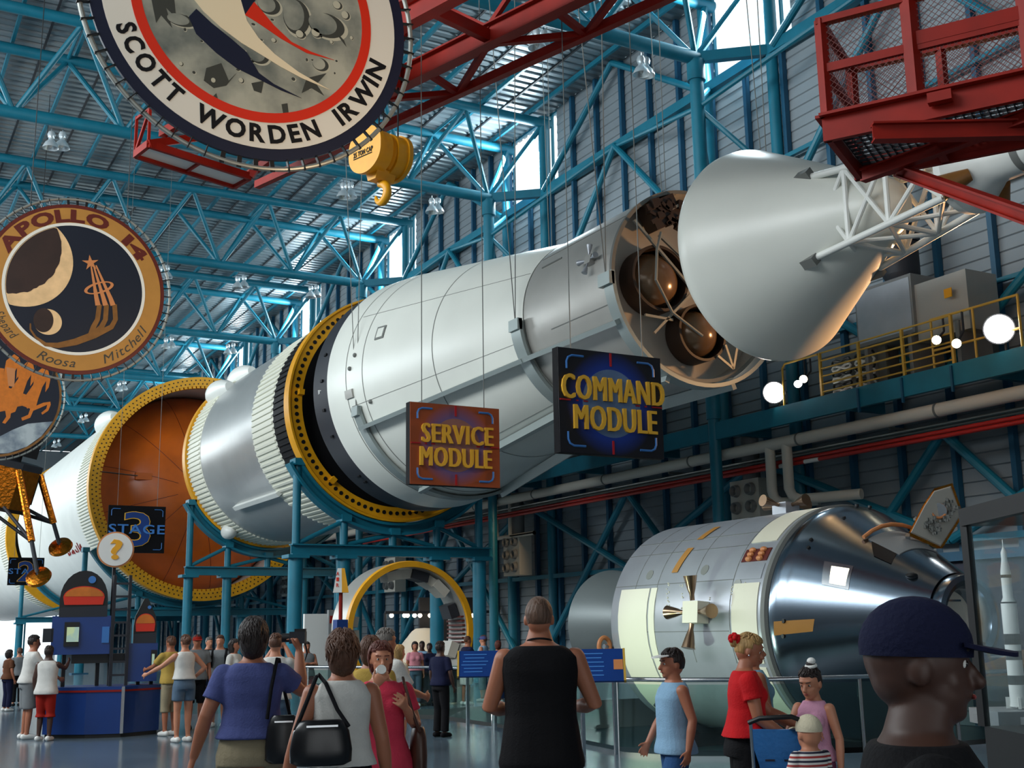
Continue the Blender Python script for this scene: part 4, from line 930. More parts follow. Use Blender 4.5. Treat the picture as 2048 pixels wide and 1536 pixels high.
b=MB(); b.lathe((AX,0,AZ),cone,160); b.build('mirror_cone',K['chrome'],cs)
rC=lambda y:1.93-(15.05-y)*.615
# cream radiator panels: (px top-left, px bottom) measured on the hull
def pan(name,m,a0,a1,y0,y1,h=.012,n=10): q=MB(); plate(q,a0,a1,y0,y1,1.955,1.962+h,n); return q.build(name,m,cs)
yA=hS(1240,1280)[1]; yB=hS(1297,1280)[1]; yD=hS(1312,1280)[1]; yE=hS(1492,1230)[1]; yF=hS(1540,1230)[1] if hS(1540,1230) else 15.5
yF=15.5; yE=16.15
aT=hS(1285,1178)[0]
pan('radiator_panel',K['cream'],aT,aT+75,yB,yA); pan('radiator_panel',K['cream'],aT,aT+75,yD,yB-.05)
aE=hS(1520,1165)[0]
pan('radiator_panel',K['cream'],aE,aE+31,yF,yE); pan('radiator_panel',K['cream'],aE+36,aE+39,yF,yE); pan('radiator_panel',K['cream'],aE+41,aE+75,yF,yE); pan('radiator_panel',K['cream'],aE-60,aE-24,yF,yE)
a=hS(1541,1107)[0]; pan('equipment_bay',K['bmaroon'],a-3.5,a+4,yF,yE,.012)
b=MB(); rr=random.Random(4)
for i in range(3):
    for j in range(2): b.ell(pol(a-2.5+2.6*i,1.985,yF+.18+.28*j),(.05,.08,.05),8,6)
b.build('equipment_pod',K['copper'],cs)
pan('sextant_plate',K['csm'],aE-10,aE-2,yF,yE,.01)
for q0,q1 in (((1383,1097),(1350,1146)),((1436,1055),(1400,1080))):
    h0,h1=hS(*q0),hS(*q1); q=MB(); n=8
    for k in range(n):
        t0_,t1_=k/n,(k+1)/n; aa0,aa1=h0[0]+(h1[0]-h0[0])*t0_,h0[0]+(h1[0]-h0[0])*t1_; y0,y1=h0[1]+(h1[1]-h0[1])*t0_,h0[1]+(h1[1]-h0[1])*t1_
        q.add([pol(aa0,1.975,y0-.09),pol(aa0,1.975,y0+.09),pol(aa1,1.975,y1+.09),pol(aa1,1.975,y1-.09)],[(0,1,2,3)])
    q.build('slot_panel',K['btan'],cs,0)
q=MB(); 
for al,y0,y1 in ((hS(1400,1163)[0],16.2,19.8),(hS(1400,1262)[0],16.25,19.0),(hS(1400,1100)[0],16.2,19.8),(aE-33,15.5,19.8)): plate(q,al,al+.3,y0,y1,1.955,1.967,1)
for yy in (16.2,17.3,18.4,19.1): plate(q,100,200,yy,yy+.015,1.955,1.965,16)
q.build('panel_seams',K['seam'],cs)
q=MB(); rr=random.Random(8)
for px,py in ((1300,1150),(1410,1140),(1475,1170)):
    h_=hS(px,py); c=pol(h_[0],1.962,h_[1]); n_=(pol(h_[0],1,0)-Vector((AX,0,AZ))); al=Vector((0,1,0)); t_=n_.cross(al)
    q.tube([c-n_*.01,c+n_*.006],.1,20)
q.build('port_cover',K['conduit'],cs)
q=MB()
for k in range(60):
    px=rr.choice((1335,1338,1362,1365,1418,1420,1465,1478,1490))+rr.uniform(-2,2); py=rr.uniform(1165,1225); h_=hS(px,py)
    if h_: q.ell(pol(h_[0],1.962,h_[1]),(.014,.014,.014),6,4)
q.build('rivets',K['cream'],cs)
h_=hS(1403,1226); quad(cs,pol(h_[0],1.96,h_[1]),pol(h_[0],1,0)-Vector((AX,0,AZ)),(0,-1,0),1.25,K['cream'],K['nozzle'])
c=atY(1208,1293,20.0); MB().tube([c+Vector((.13*math.cos(2*PI*k/24),-.02,.17*math.sin(2*PI*k/24))) for k in range(25)],.045,8,False).build('copper_ring',K['copper'],cs); MB().tube([c,c+Vector((.6,.05,-.05))],.05,10).build('ring_stem',K['steel'],cs)  # small copper ring on a short stem at the hull's rear
h_=(62,17.2); quad(cs,pol(88,1.95,16.9),pol(88,1,0)-Vector((AX,0,AZ)),(0,-1,0),1.1,K['csm'],K['nozzle'])
# nozzle bell at the rear
MB().lathe((AX,0,AZ),[(19.95,.5),(20.2,.46),(20.6,.62),(21.2,.88),(22.0,1.13),(22.6,1.22),(22.62,1.19),(22.0,1.08)],64).build('engine_bell',mat('bell grey',srgb(112,120,120),.4,.3),cs)
MB().lathe((AX,0,AZ),[(21.18,.875),(21.2,.91),(21.25,.91),(21.27,.9)],64).build('bell_joint',K['black'],cs)
# cone details
def cpatch(name,m,pts,h=.012,sub=6,parent=None,edge=None):
    C4=[hC(*p) for p in pts]
    q=MB(); G=[]
    for i in range(sub+1):
        for j in range(sub+1):
            s_,t_=i/sub,j/sub
            aa=(1-s_)*((1-t_)*C4[0][0]+t_*C4[3][0])+s_*((1-t_)*C4[1][0]+t_*C4[2][0]); yy=(1-s_)*((1-t_)*C4[0][1]+t_*C4[3][1])+s_*((1-t_)*C4[1][1]+t_*C4[2][1]); G.append(pol(aa,rC(yy)+h,yy))
    q.add(G,[(i*(sub+1)+j,(i+1)*(sub+1)+j,(i+1)*(sub+1)+j+1,i*(sub+1)+j+1) for i in range(sub) for j in range(sub)])
    return q.build(name,m,parent or cs)
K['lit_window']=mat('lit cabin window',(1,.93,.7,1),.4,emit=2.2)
cpatch('window_frame',K['steel'],[(1655,1128),(1712,1137),(1703,1182),(1650,1172)],.012)
cpatch('cabin_window',K['lit_window'],[(1669,1137),(1704,1142),(1697,1175),(1666,1170)],.02)
cpatch('rendezvous_window',K['dark'],[(1746,1088),(1797,1112),(1786,1133),(1752,1118)],.012)
cpatch('tan_patch',K['btan'],[(1555,1243),(1635,1238),(1632,1262),(1556,1270)],.006)  # plain tan rectangle laid flat over the cone
for px in ((1627,1086),(1622,1101),(1574,1242),(1574,1271),(1690,1043),(1739,1022),(1714,1019)):
    h_=hC(*px)
    if h_:
        c=pol(h_[0],rC(h_[1]),h_[1]); n_=(pol(h_[0],1,0)-Vector((AX,0,AZ))); MB().tube([c-n_*.02,c+n_*.02],.035,16).build('thruster_port',K['dark'],cs)
h_=hC(1826,1155); c=pol(h_[0],rC(h_[1])+.01,h_[1]); MB().ell(c,(.09,.1,.05),16,8).build('steering_port',K['dark'],cs)
# hatch opening with bright lip and opened hatch door
hp_=[hC(1738,1062),hC(1790,1052),hC(1832,1062)]
q=MB(); ao=[96,90,84,78,72,66,60]
pts=[pol(aa,rC(14.3)+.03+.05*math.sin(PI*k/6),14.25-.02*k) for k,aa in enumerate(range(118,62,-8))]; q.tube(pts,.035,8); q.build('hatch_lip',K['copper'],cs)
q=MB(); plate(q,70,116,13.72,14.22,lambda y:rC(y)+.005,lambda y:rC(y)+.02,12); q.build('hatch_opening',K['grey'],cs)
q=MB(); q.lathe((AX,0,AZ),[(13.1,.66),(12.95,.69),(12.86,.66),(12.84,.58),(12.88,.5),(12.98,.46),(13.2,.44),(13.3,.4),(13.3,.02)],96); q.build('nose_ring',K['chrome'],cs)
q=MB(); q.lathe((AX,0,AZ),[(13.28,.02),(13.27,.38),(13.22,.43)],48); tn=q.build('tunnel_hatch',K['pipe_white'],cs)
MB().box(pol(150,.22,13.24),(.14,.03,.2)).build('hatch_handle',K['dark'],tn,0); MB().box((AX,13.24,AZ+.28),(.5,.03,.03)).build('hatch_bar',K['steel'],tn,0)
dp=[(1868,977),(1905,966),(1927,1030),(1882,1101),(1815,1070),(1846,1010)]; Yd=13.95
D0=[atY(x,y,Yd) for x,y in dp]; cc=sum(D0,Vector())/6; 
vd=(EYE-cc).normalized(); ax_u=(D0[1]-D0[4]).normalized(); 
hd=lambda s_,off:[cc+(p-cc)*s_+vd*off for p in D0]
def slab(A_,B_): 
    q=MB(); n=len(A_); q.add(A_+B_,[tuple(range(n)),tuple(range(2*n-1,n-1,-1))]+[(k,(k+1)%n,(k+1)%n+n,k+n) for k in range(n)]); return q
dr=slab(hd(1,-.06),hd(1,.0)).build('hatch_door',K['gold'],cs,0)
slab(hd(.9,0),hd(.86,.035)).build('door_lining',K['pipe_white'],dr,0)
q=MB(); rr=random.Random(9); ru=ax_u; rv=vd.cross(ru)
for k in range(190):
    u_,v_=rr.uniform(-.4,.4),rr.uniform(-.27,.27); p=cc+ru*u_+rv*v_+vd*.045
    if math.hypot(u_-.05,v_)<.17: continue
    s_=rr.uniform(.02,.07); q.box(p,(s_,rr.uniform(.02,.06),s_*.8),rot=Matrix.Rotation(rr.uniform(0,3),3,'Z'))
q.build('door_mechanism',K['seam'],dr,0)
q=MB(); q.tube([cc+ru*.05+ru*.15*math.cos(2*PI*k/24)+rv*.15*math.sin(2*PI*k/24)+vd*.05 for k in range(25)],.022,8); q.build('door_window_ring',K['copper'],dr)
q=MB(); q.tube([cc+ru*.05+vd*.03,cc+ru*.05+vd*.05],.13,24); q.build('door_window',K['steel'],dr)
q=MB(); q.bar(D0[4],pol(88,rC(14.0),14.0),.07,.07); q.bar(D0[3],pol(70,rC(13.8),13.8),.07,.07); q.build('door_hinge',K['steel'],cs,0)
# cradles
for y in (19.0,16.2):
    q=MB(); plate(q,225,315,y-.15,y+.15,1.985,2.12,16); q.build('cradle_strap',K['iu'],cs)
    MB().box((AX,y,-.5),(3.0,.35,.24)).build('cradle_foot',K['iu'],cs,0)
    for dx in (-1.1,1.1): MB().box((AX+dx,y,-.2),(.25,.3,.5)).build('cradle_foot',K['iu'],cs,0)
AX,AZ=14.4,8.26

# ------------------------------------------------------------------ glass railing, info panels
gr=thing('glass_railing',(9.7,16.4,0),'curved glass balustrade with steel handrail around the spacecraft pit','railing')
RP=[(5.6,24.6)]+[(x-.12 if 1<i<7 else x,y-(.12 if i>5 else 0)) for i,(x,y) in enumerate(PIT)]; RP[-1]=(21.7,11.38)
MB().tube([(x,y,.94) for x,y in RP],.028,12).build('handrail',K['steel'],gr)
for i in range(len(RP)-1):
    a=Vector((*RP[i],0)); c=Vector((*RP[i+1],0)); n=max(1,round((c-a).length/1.7))
    for k in range(n):
        p=a.lerp(c,(k+.015)/n); q_=a.lerp(c,(k+.985)/n)
        MB().bar(p+Vector((0,0,.48)),q_+Vector((0,0,.48)),.014,.8).build('glass_panel',K['glass'],gr,0)
        if i or k: MB().tube([p,p+Vector((0,0,.94))],.022,10).build('post',K['steel'],gr)
def panel(px,D,label,w=.75):
    c=atD(px[0],px[1],D); t=thing('info_panel',(c.x,c.y,0),label,'info panel'); g=Vector((c.x,c.y,0)).normalized(); rot=math.atan2(-g.x,g.y)
    Rz=Matrix.Rotation(rot,3,'Z'); T=Matrix.Rotation(R(50),3,'X'); RT=Rz@T
    MB().box(c,(w,.52,.03),rot=RT).build('panel_board',K['bluebox'],t,0)
    q=MB(); rr=random.Random(px[0])
    for k in range(6): q.box(c+RT@Vector((-.08-rr.random()*.05,.18-.07*k,.018)),(.3+.12*rr.random(),.018,.004),rot=RT)
    q.build('text_lines',K['signblue'],t,0)
    MB().box(c+RT@Vector((.27,0,.018)),(.12,.16,.004),rot=RT).build('picture',K['copper'],t,0)
    for s_ in (-1,1): MB().bar(c+RT@Vector((s_*w*.5,-.26,0)),c+RT@Vector((s_*w*.5,.26,0)),.03,.05).build('edge_strip',K['yrail'],t,0)
    for s_ in (-1,1): MB().bar(c+RT@Vector((s_*w*.3,0,-.03)),Vector((c.x,c.y,0))+Rz@Vector((s_*w*.3,.1,0)),.05,.03).build('support_leg',K['steel'],t,0)
panel((962,1328),19.6,'slanted blue info panel left of the man in the black vest')
panel((1195,1331),15.6,'slanted blue info panel right of the man in the black vest',.7)

# ------------------------------------------------------------------ exhibits under the rocket
AX,AZ=11.9,1.62
ri=thing('ring_exhibit',(AX,26.6,0),'grey ring section with bright yellow rim standing upright on the floor','ring exhibit')
MB().lathe((AX,0,AZ),[(26.3,1.62),(27.3,1.6),(27.3,1.5),(26.3,1.48)],96,close=True).build('shell',K['sm_grey'],ri)
MB().lathe((AX,0,AZ),[(26.2,1.49),(26.2,1.62),(26.32,1.64),(26.32,1.49)],96,close=True).build('rim',K['yellow'],ri)
rr=random.Random(2)
for a,y,s_ in ((105,26.7,.3),(92,26.8,.34),(75,26.7,.36),(60,26.8,.3),(48,26.7,.34),(20,26.8,.28),(170,26.8,.2),(185,26.7,.24),(340,26.8,.3)):
    MB().box(pol(a,1.34,y),(.22,.5,s_*1.2),rot=Matrix.Rotation(R(-a),3,'Y')).build('equipment_box',K['pipe_white'] if a not in(75,20) else K['iu'],ri,0)
q=MB(); [plate(q,-12+4*k,-10.5+4*k,26.35,27.2,1.4,1.48,2) for k in range(7)]; q.build('rack',K['bmaroon'],ri,0)
MB().box((AX,26.75,.06),(1.6,.9,.12)).build('foot',K['iu'],ri,0)
AX,AZ=14.4,8.26
# dark gallery behind: grey screens and a row of small lamps
for i,(px0,px1,py0,Yy,m,lab) in enumerate(((838,968,1195,41,'iu','dark grey exhibit screen behind the standing yellow ring'),(608,655,1228,31,'signwhite','white display board behind the video camera'),(656,678,1220,30.5,'grey','grey notice board beside the white display board'))):
    p0=atY(px0,py0,Yy); p1=atY(px1,py0,Yy); t=thing('display_board',((p0.x+p1.x)/2,Yy,0),lab,'display board'); w=p1.x-p0.x
    MB().box(((p0.x+p1.x)/2,Yy,p0.z/2+.15),(w,.12,p0.z-.3)).build('board',K[m],t,0); MB().box(((p0.x+p1.x)/2,Yy,.08),(w,.5,.16)).build('base',K['iu'],t,0)
    if m=='grey': MB().box(((p0.x+p1.x)/2,Yy-.07,p0.z-.25),(w*.8,.02,.2)).build('red_label',K['red'],t,0)
tb=thing('light_bar',(18,44,0),'dark truss bar carrying a row of small lit lamps behind the yellow ring','light bar')
pa,pz=atY(770,1232,40),atY(985,1232,40); MB().bar(Vector((pa.x,40,pa.z+.12)),Vector((pz.x,40,pa.z+.12)),.08,.1).build('bar',K['iu'],tb,0)
for p in (pa,pz): MB().tube([(p.x,40,0),(p.x,40,pa.z+.1)],.05,8).build('stand',K['iu'],tb)
for x in (783,809,815,829,840,860,893,905,946): p=atY(x,1231,40); MB().ell(p,(.075,.075,.075),12,8).build('bulb',K['lamp_warm'],tb)
cp=thing('capsule_exhibit',(19.5,43,0),'pale cone shaped capsule lit warmly behind the yellow ring','capsule')
MB().lathe((18.0,38.6,0),[(.05,1.5),(.15,1.55),(.3,1.5),(1.6,.45),(1.7,.3),(1.72,.02)],48,'Z').build('shell',K['pipe_white'],cp); MB().lathe((18.0,38.6,0),[(0,1.3),(.06,1.3)],48,'Z').build('base',K['iu'],cp)
cp.location=(18,38.6,0); cp['_at']=[18,38.6,0]
for c in kids(cp): c.matrix_parent_inverse=Matrix.Translation((-18,-38.6,0))
spot('capsule_spot',(16.2,36.5,3.6),(18,38.6,.8),160,60,(1,.72,.4),.1)
tbm=thing('exhibit_table',(8.0,22.9,0),'low glass topped exhibit table behind the railing near the man in dark uniform','table')
c=atY(830,1340,25.2); MB().box((c.x,25.2,.8),(1.9,1.0,.06)).build('table_top',K['glass'],tbm,0); MB().box((c.x,25.2,.4),(1.7,.8,.74)).build('plinth',K['iu'],tbm,0); MB().box((c.x,25.2,.85),(.9,.4,.06)).build('model',K['yrail'],tbm,0)
gp=thing('gallery_partition',(21.2,10,0),'dark navy partition wall with brown slanted panel behind the display case','partition')
MB().box((21.25,12,1.45),(.15,14.5,2.9)).build('panel',K['navy'],gp,0); MB().box((21.15,12,3.0),(.3,14.5,.2)).build('top_beam',K['teal_dark'],gp,0)
MB().prism([(6.0,.3),(18.5,.3),(18.5,.5),(12,2.4),(6.0,2.4)],lambda u,v,d:Vector((21.16-d,u,v)),0,.03).build('slanted_panel',K['bbrown'],gp,0)
# small rocket shaped sign on blue post
c=atD(682,1160,23); tt=thing('pylon_sign',(c.x,c.y,0),'small orange and white tapered sign on a blue post','sign')
MB().bar((c.x,c.y,0),(c.x,c.y,c.z-.75),.22,.22).build('post',K['bluebox'],tt,0); MB().tube([(c.x,c.y,c.z-.76),(c.x,c.y,c.z-.2)],.04,8).build('stem',K['red'],tt)
def frus(x0,x1): return [(x0,-.24),(x1,-.24),(x1*.45,.22),(x0*.45,.22)]
gdir=Vector((c.x,c.y,0)).normalized(); gr_=Vector((gdir.y,-gdir.x,0)); ff=lambda u,v,d:c+gr_*u-gdir*d+Vector((0,0,v))
MB().prism(frus(-.15,.02),ff,-.1,.1).build('white_face',K['signwhite'],tt,0); MB().prism(frus(.02,.15),ff,-.1,.1).build('orange_face',K['yellow'],tt,0)
q=MB()
for k in range(3): text(q,'AIR'[k],ff,-.065,.12-.11*k,.05,.07,.1,.11,.02)
q.build('lettering',K['bred'],tt,0)

# ------------------------------------------------------------------ kiosk
kc=atD(215,1440,19.9); kx,ky=kc.x,kc.y
G=Vector((kx,ky,0)).normalized(); Rt=Vector((G.y,-G.x,0))
kf=lambda u,v,w=0:Vector((kx,ky,0))+Rt*u+G*w+Vector((0,0,v))     # u right, v up, w away
pu=lambda px:(px-215)/F_PX*19.6; pv=lambda py:1.6+(1278-py)/F_PX*19.6
ki=thing('kiosk',(kx,ky,0),'blue information kiosk with round question mark sign, left of the crowd','kiosk')
hexp=[(-1.0,-.2),(-.35,-.55),(.22,-.62),(.82,-.15),(.75,.5),(-.9,.5)]
q=MB(); q.add([kf(u,.06,w) for u,w in hexp]+[kf(u,.8,w) for u,w in hexp],[tuple(range(6)),tuple(range(11,5,-1))]+[(k,(k+1)%6,(k+1)%6+6,k+6) for k in range(6)]); q.build('base_cabinet',K['bluebox'],ki,0)
q=MB(); q.add([kf(u*1.03,.72,w*1.03) for u,w in hexp]+[kf(u*1.03,.75,w*1.03) for u,w in hexp],[tuple(range(6)),tuple(range(11,5,-1))]+[(k,(k+1)%6,(k+1)%6+6,k+6) for k in range(6)]); q.build('red_trim',K['red'],ki,0)
q=MB(); q.add([kf(u*.96,0,w*.96) for u,w in hexp]+[kf(u*.96,.07,w*.96) for u,w in hexp],[tuple(range(6)),tuple(range(11,5,-1))]+[(k,(k+1)%6,(k+1)%6+6,k+6) for k in range(6)]); q.build('kick_plinth',K['dark'],ki,0)
MB().bar(kf(.22,.06,-.63),kf(.22,.8,-.63),.05,.02).build('corner_strip',K['steel'],ki,0)
rot=math.atan2(-G.x,G.y)
def kbox(u0,u1,v0,v1,w0,w1,name,m): return MB().box(kf((u0+u1)/2,(v0+v1)/2,(w0+w1)/2),(u1-u0,w1-w0,v1-v0),rz=rot).build(name,m,ki,0)
kbox(pu(100),pu(212),pv(1312),pv(1236),-.3,.15,'screen_cabinet',K['bluebox'])
kbox(pu(124),pu(152),pv(1296),pv(1248),-.34,-.28,'screen_hood',K['dark'])
K['screen']=two_tone('lit screen',srgb(150,170,110),srgb(70,130,150),.4,7); _b=K['screen'].node_tree.nodes['Principled BSDF']; _b.inputs['Emission Color'].default_value=(.5,.6,.4,1); _b.inputs['Emission Strength'].default_value=.5
kbox(pu(129),pu(152),pv(1287),pv(1258),-.36,-.335,'screen',K['screen'])
kbox(pu(196),pu(210),pv(1290),pv(1258),-.32,-.29,'side_screen',K['signblue'])
kbox(pu(84),pu(104),pv(1287),pv(1260),-.3,-.1,'speaker_box',K['iu'])
kbox(pu(246),pu(306),pv(1368),pv(1292),-.3,.1,'screen_cabinet',K['bluebox'])
kbox(pu(293),pu(304),pv(1342),pv(1306),-.34,-.28,'screen_hood',K['dark']); kbox(pu(295),pu(300),pv(1338),pv(1314),-.36,-.335,'screen',K['screen'])
kbox(pu(140),pu(245),pv(1330),pv(1312),-.2,.2,'shelf',K['dark'])
def pod(u0,u1,v0,v1,name,dome):
    P=[(u0,v0),(u1,v0),(u1,v0+(v1-v0)*.38)]+([((u0+u1)/2+(u1-u0)/2*math.cos(R(a)),v0+(v1-v0)*.38+(v1-v0)*.62*math.sin(R(a))) for a in range(15,166,15)] if dome else [(u1-.02,v0+(v1-v0)*.6),((u0+u1)/2+.03,v1),((u0+u1)/2-.03,v1),(u0+.02,v0+(v1-v0)*.6)])+[(u0,v0+(v1-v0)*.38)]
    pp_=MB().prism(P,lambda u,v,d:kf(u,v,d),-.28,.12).build(name,K['dark'],ki,0)
    cu_=(u0+u1)/2; w=(u1-u0)/2
    MB().prism(circle(cu_,v0+(v1-v0)*.42,w*.86,24,(v1-v0)*.24,0,PI)+[(cu_-w*.8,v0+(v1-v0)*.26),(cu_+w*.8,v0+(v1-v0)*.26)],lambda u,v,d:kf(u,v,d),-.3,-.28).build('planet_art',K['bred'],pp_,0)
    MB().prism(circle(cu_,v0+(v1-v0)*.44,w*.8,24,(v1-v0)*.2,0,PI),lambda u,v,d:kf(u,v,d),-.305,-.3).build('planet_art',K['horse'],pp_,0)
    MB().prism([(u0,v0),(u1,v0),(u1,v0+(v1-v0)*.24),(u0,v0+(v1-v0)*.2)],lambda u,v,d:kf(u,v,d),-.305,-.28).build('ground_art',K['iu'],pp_,0)
    MB().prism(circle(cu_+w*.3,v0+(v1-v0)*.8,w*.16,20),lambda u,v,d:kf(u,v,d),-.305,-.28).build('earth_art',K['signblue'],pp_,0)
pod(pu(112),pu(204),pv(1238),pv(1145),'picture_pod',True); pod(pu(257),pu(302),pv(1292),pv(1202),'picture_pod',False)
for u in (pu(216),pu(246)): MB().bar(kf(u,.75,-.35),kf(u,pv(1155),-.35),.05,.05).build('ladder_rail',K['iu'],ki,0)
for k in range(9): MB().bar(kf(pu(216),pv(1380-26*k),-.35),kf(pu(246),pv(1380-26*k),-.35),.035,.035).build('ladder_rung',K['iu'],ki,0)
for u,w in ((pu(125),0),(pu(190),0),(pu(270),0),(pu(296),0)): MB().bar(kf(u,.75,w),kf(u,pv(1310),w),.06,.06).build('frame_post',K['dark'],ki,0)
MB().bar(kf(pu(213),.8,-.1),kf(pu(213),pv(1105),-.1),.05,.05).build('sign_pole',K['iu'],ki,0)
sc_=kf(pu(214),pv(1102),-.2)
sf=lambda u,v,d:sc_+Rt*u+Vector((0,0,v))-G*d
sg=MB().prism(circle(0,0,.30,48),sf,0,.06).build('sign_rim',K['copper'],ki,0); MB().prism(circle(0,0,.275,48),sf,.06,.075).build('sign_disc',K['signwhite'],sg,0)
q=MB(); text(q,'?',sf,.01,0,.2,.34,.075,.09,.03); q.build('question_mark',K['yellow'],sg,0)

# ------------------------------------------------------------------ display case with rocket model
A=atD(1930,1035,9.0); zt=A.z; Bp=atZ(2070,1000,zt); A=Vector((A.x,A.y,0)); Bp=Vector((Bp.x,Bp.y,0)); dv=(Bp-A).normalized(); Bp=A+dv*1.3; bk=Vector((-dv.y,dv.x,0)); 
if bk.dot(Vector((A.x,A.y,0)))<0: bk=-bk
dc=thing('display_case',A,'black framed glass case holding a white rocket model at the right edge','display case')
zb=.86; CW=1.3; CD=1.1
cfx=lambda u,v,z:A+dv*u+bk*v+Vector((0,0,z))
for u in (0,CW):
    for v in (0,CD): MB().bar(cfx(u,v,zb),cfx(u,v,zt),.06,.06).build('frame_post',K['dark'],dc,0)
for v in (0,CD): MB().bar(cfx(-.03,v,zt),cfx(CW+.03,v,zt),.07,.13).build('top_frame',K['dark'],dc,0)
for u in (0,CW): MB().bar(cfx(u,0,zt),cfx(u,CD,zt),.07,.13).build('top_frame',K['dark'],dc,0)
MB().bar(cfx(CW/2,0,zb/2),cfx(CW/2,CD,zb/2),CW,zb).build('base_cabinet',K['dark'],dc,0)
for a_,c_ in (((0,0),(CW,0)),((0,0),(0,CD)),((CW,0),(CW,CD)),((0,CD),(CW,CD))): MB().bar(cfx(*a_,(zb+zt)/2),cfx(*c_,(zb+zt)/2),.008,zt-zb).build('glass_pane',K['pane'],dc,0)
o=atD(2038,1418,9.75); rm_=thing('rocket_model',o,'white and black scale model rocket standing in the glass case','rocket model')
x,y=o.x,o.y; z=o.z
MB().box((x+.02,y,z-.06),(.62,.62,.12),rz=math.atan2(dv.y,dv.x)).build('plinth_top',K['grey'],rm_,0)
MB().bar(Vector((x,y,zb)),Vector((x,y,z-.1)),.5,.5).build('plinth',K['grey'],rm_,0)
hh=1.36; s_=hh/110
prof=[(0,5.6),(3,5.1),(42,5.05),(42.1,5.05),(46,5.05),(67,5.05),(71,3.3),(85,3.3),(88,3.3),(96,1.96),(101,1.96),(104,.7),(104.5,.33),(109,.33),(110,.05)]
MB().lathe((x,y,z),[(a*s_+.02,r_*s_) for a,r_ in prof],32,'Z').build('body',K['white'],rm_)
for a0,a1,r_ in ((14,20,5.1),(30,36,5.1),(40,47,5.12),(67,68,5.1),(84,86,3.36)): MB().lathe((x,y,z),[(a0*s_+.02,r_*s_*1.0),(a1*s_+.02,r_*s_)],32,'Z').build('black_band',K['black'],rm_)
for k in range(4): 
    a=PI/4+PI/2*k; MB().box((x+5.6*s_*math.cos(a),y+5.6*s_*math.sin(a),z+.05),(.05,.02,.09),rz=a).build('fin',K['white'],rm_,0)

# ------------------------------------------------------------------ hanging lander
def lp(px,py,Y=50.5): return atY(px,py,Y)
lm=thing('lunar_lander',(4.6,51,7.5),'lunar lander with gold foil body hanging at the left edge, legs in the air','spacecraft')
lc=Vector((4.5,51,8.0)); tilt=Matrix.Rotation(R(12),3,'Y')@Matrix.Rotation(R(10),3,'X')
lf=lambda x,y,z:lc+tilt@Vector((x,y,z))
def octa(r,z0,z1,w=.62):
    P=[(r,-r*w),(r,r*w),(r*w,r),(-r*w,r),(-r,r*w),(-r,-r*w),(-r*w,-r),(r*w,-r)]
    q=MB(); q.add([lf(a,b_,z0) for a,b_ in P]+[lf(a,b_,z1) for a,b_ in P],[tuple(range(8)),tuple(range(15,7,-1))]+[(k,(k+1)%8,(k+1)%8+8,k+8) for k in range(8)]); return q
octa(2.05,-1.0,.75).build('descent_body',K['gold'],lm,0); octa(2.1,.55,.8).build('descent_deck',K['iu'],lm,0); octa(1.9,-1.15,-.98).build('descent_underside',K['collar'],lm,0)
octa(1.3,.8,2.3,.5).build('ascent_body',K['iu'],lm,0); MB().box(lf(1.3,-.4,1.6),(1.0,1.2,1.1),rot=tilt).build('ascent_tank_bay',K['black'],lm,0); MB().box(lf(1.7,-.8,2.3),(.5,.5,.4),rot=tilt).build('thruster_block',K['grey'],lm,0)
MB().box(lf(2.08,-.6,-.1),(.05,1.1,1.2),rot=tilt).build('black_panel',K['black'],lm,0)
MB().lathe((0,0,0),[(0,.1),(-.5,.45),(-.9,.75)],24,'Z')
q=MB(); q.lathe((0,0,0),[(-1.1,.2),(-1.5,.5),(-1.9,.75)],24,'Z'); q.v=[tuple(lf(*v)) for v in q.v]; q.build('descent_nozzle',K['collar'],lm)
pads=[(lp(120,1092,50),lf(2.1,-.9,.5),lf(2.0,-.6,-.9)),(lp(76,1152,47.5),lf(1.2,-2.0,.5),lf(1.0,-1.9,-.9)),(lf(-4.2,0,-3.4),lf(-2.0,0,.5),lf(-2,.3,-.9)),(lf(0,4.2,-3.4),lf(0,2,.5),lf(.3,2,-.9))]
for p,hi,lo in pads:
    el=hi.lerp(p,.68)
    MB().tube([hi,el],.13,10).build('main_strut',K['gold'],lm); MB().tube([el,p],.08,10).build('lower_strut',K['iu'],lm)
    MB().tube([lo,el],.07,8).build('side_strut',K['iu'],lm); MB().tube([lo+Vector((-.6,.5,0)),el],.07,8).build('side_strut',K['black'],lm)
    q=MB(); q.lathe((0,0,0),[(.12,.06),(.1,.2),(.02,.44),(-.1,.47),(-.12,.3),(-.12,.01)],28,'Z'); rt_=Matrix.Rotation(R(-35),3,'Y')@Matrix.Rotation(R(40),3,'X'); q.v=[tuple(p+rt_@Vector(v)) for v in q.v]; q.build('foot_pad',K['gold'],lm)
for x_,y_ in ((.8,.8),(-.8,-.6)): p=lf(x_,y_,2.2); MB().tube([p,(p.x,p.y,20.56)],.015,6).build('hanging_cable',K['dark'],lm)

# ================================================================== PEOPLE
MALE=[(.83,.12,.10,0),(.90,.168,.125,-.008),(.98,.165,.12,-.004),(1.08,.152,.112,.004),(1.2,.166,.12,.008),(1.32,.182,.122,.004),(1.39,.18,.1,-.006),(1.435,.13,.082,-.014),(1.47,.08,.068,-.012),(1.54,.058,.06,.004)]
FEM=[(.83,.13,.11,-.005),(.90,.176,.132,-.012),(.98,.165,.12,-.004),(1.07,.132,.1,.004),(1.18,.14,.106,.006),(1.28,.152,.112,.004),(1.37,.158,.095,-.006),(1.43,.112,.072,-.014),(1.47,.066,.058,-.012),(1.54,.05,.052,.004)]
def sring(z,rx,ry,yo,n=24,p=2.4):
    o=[]
    for k in range(n):
        a=2*PI*k/n; c,s_=math.cos(a),math.sin(a); o.append(Vector((rx*math.copysign(abs(c)**(2/p),c),yo+ry*math.copysign(abs(s_)**(2/p),s_),z)))
    return o
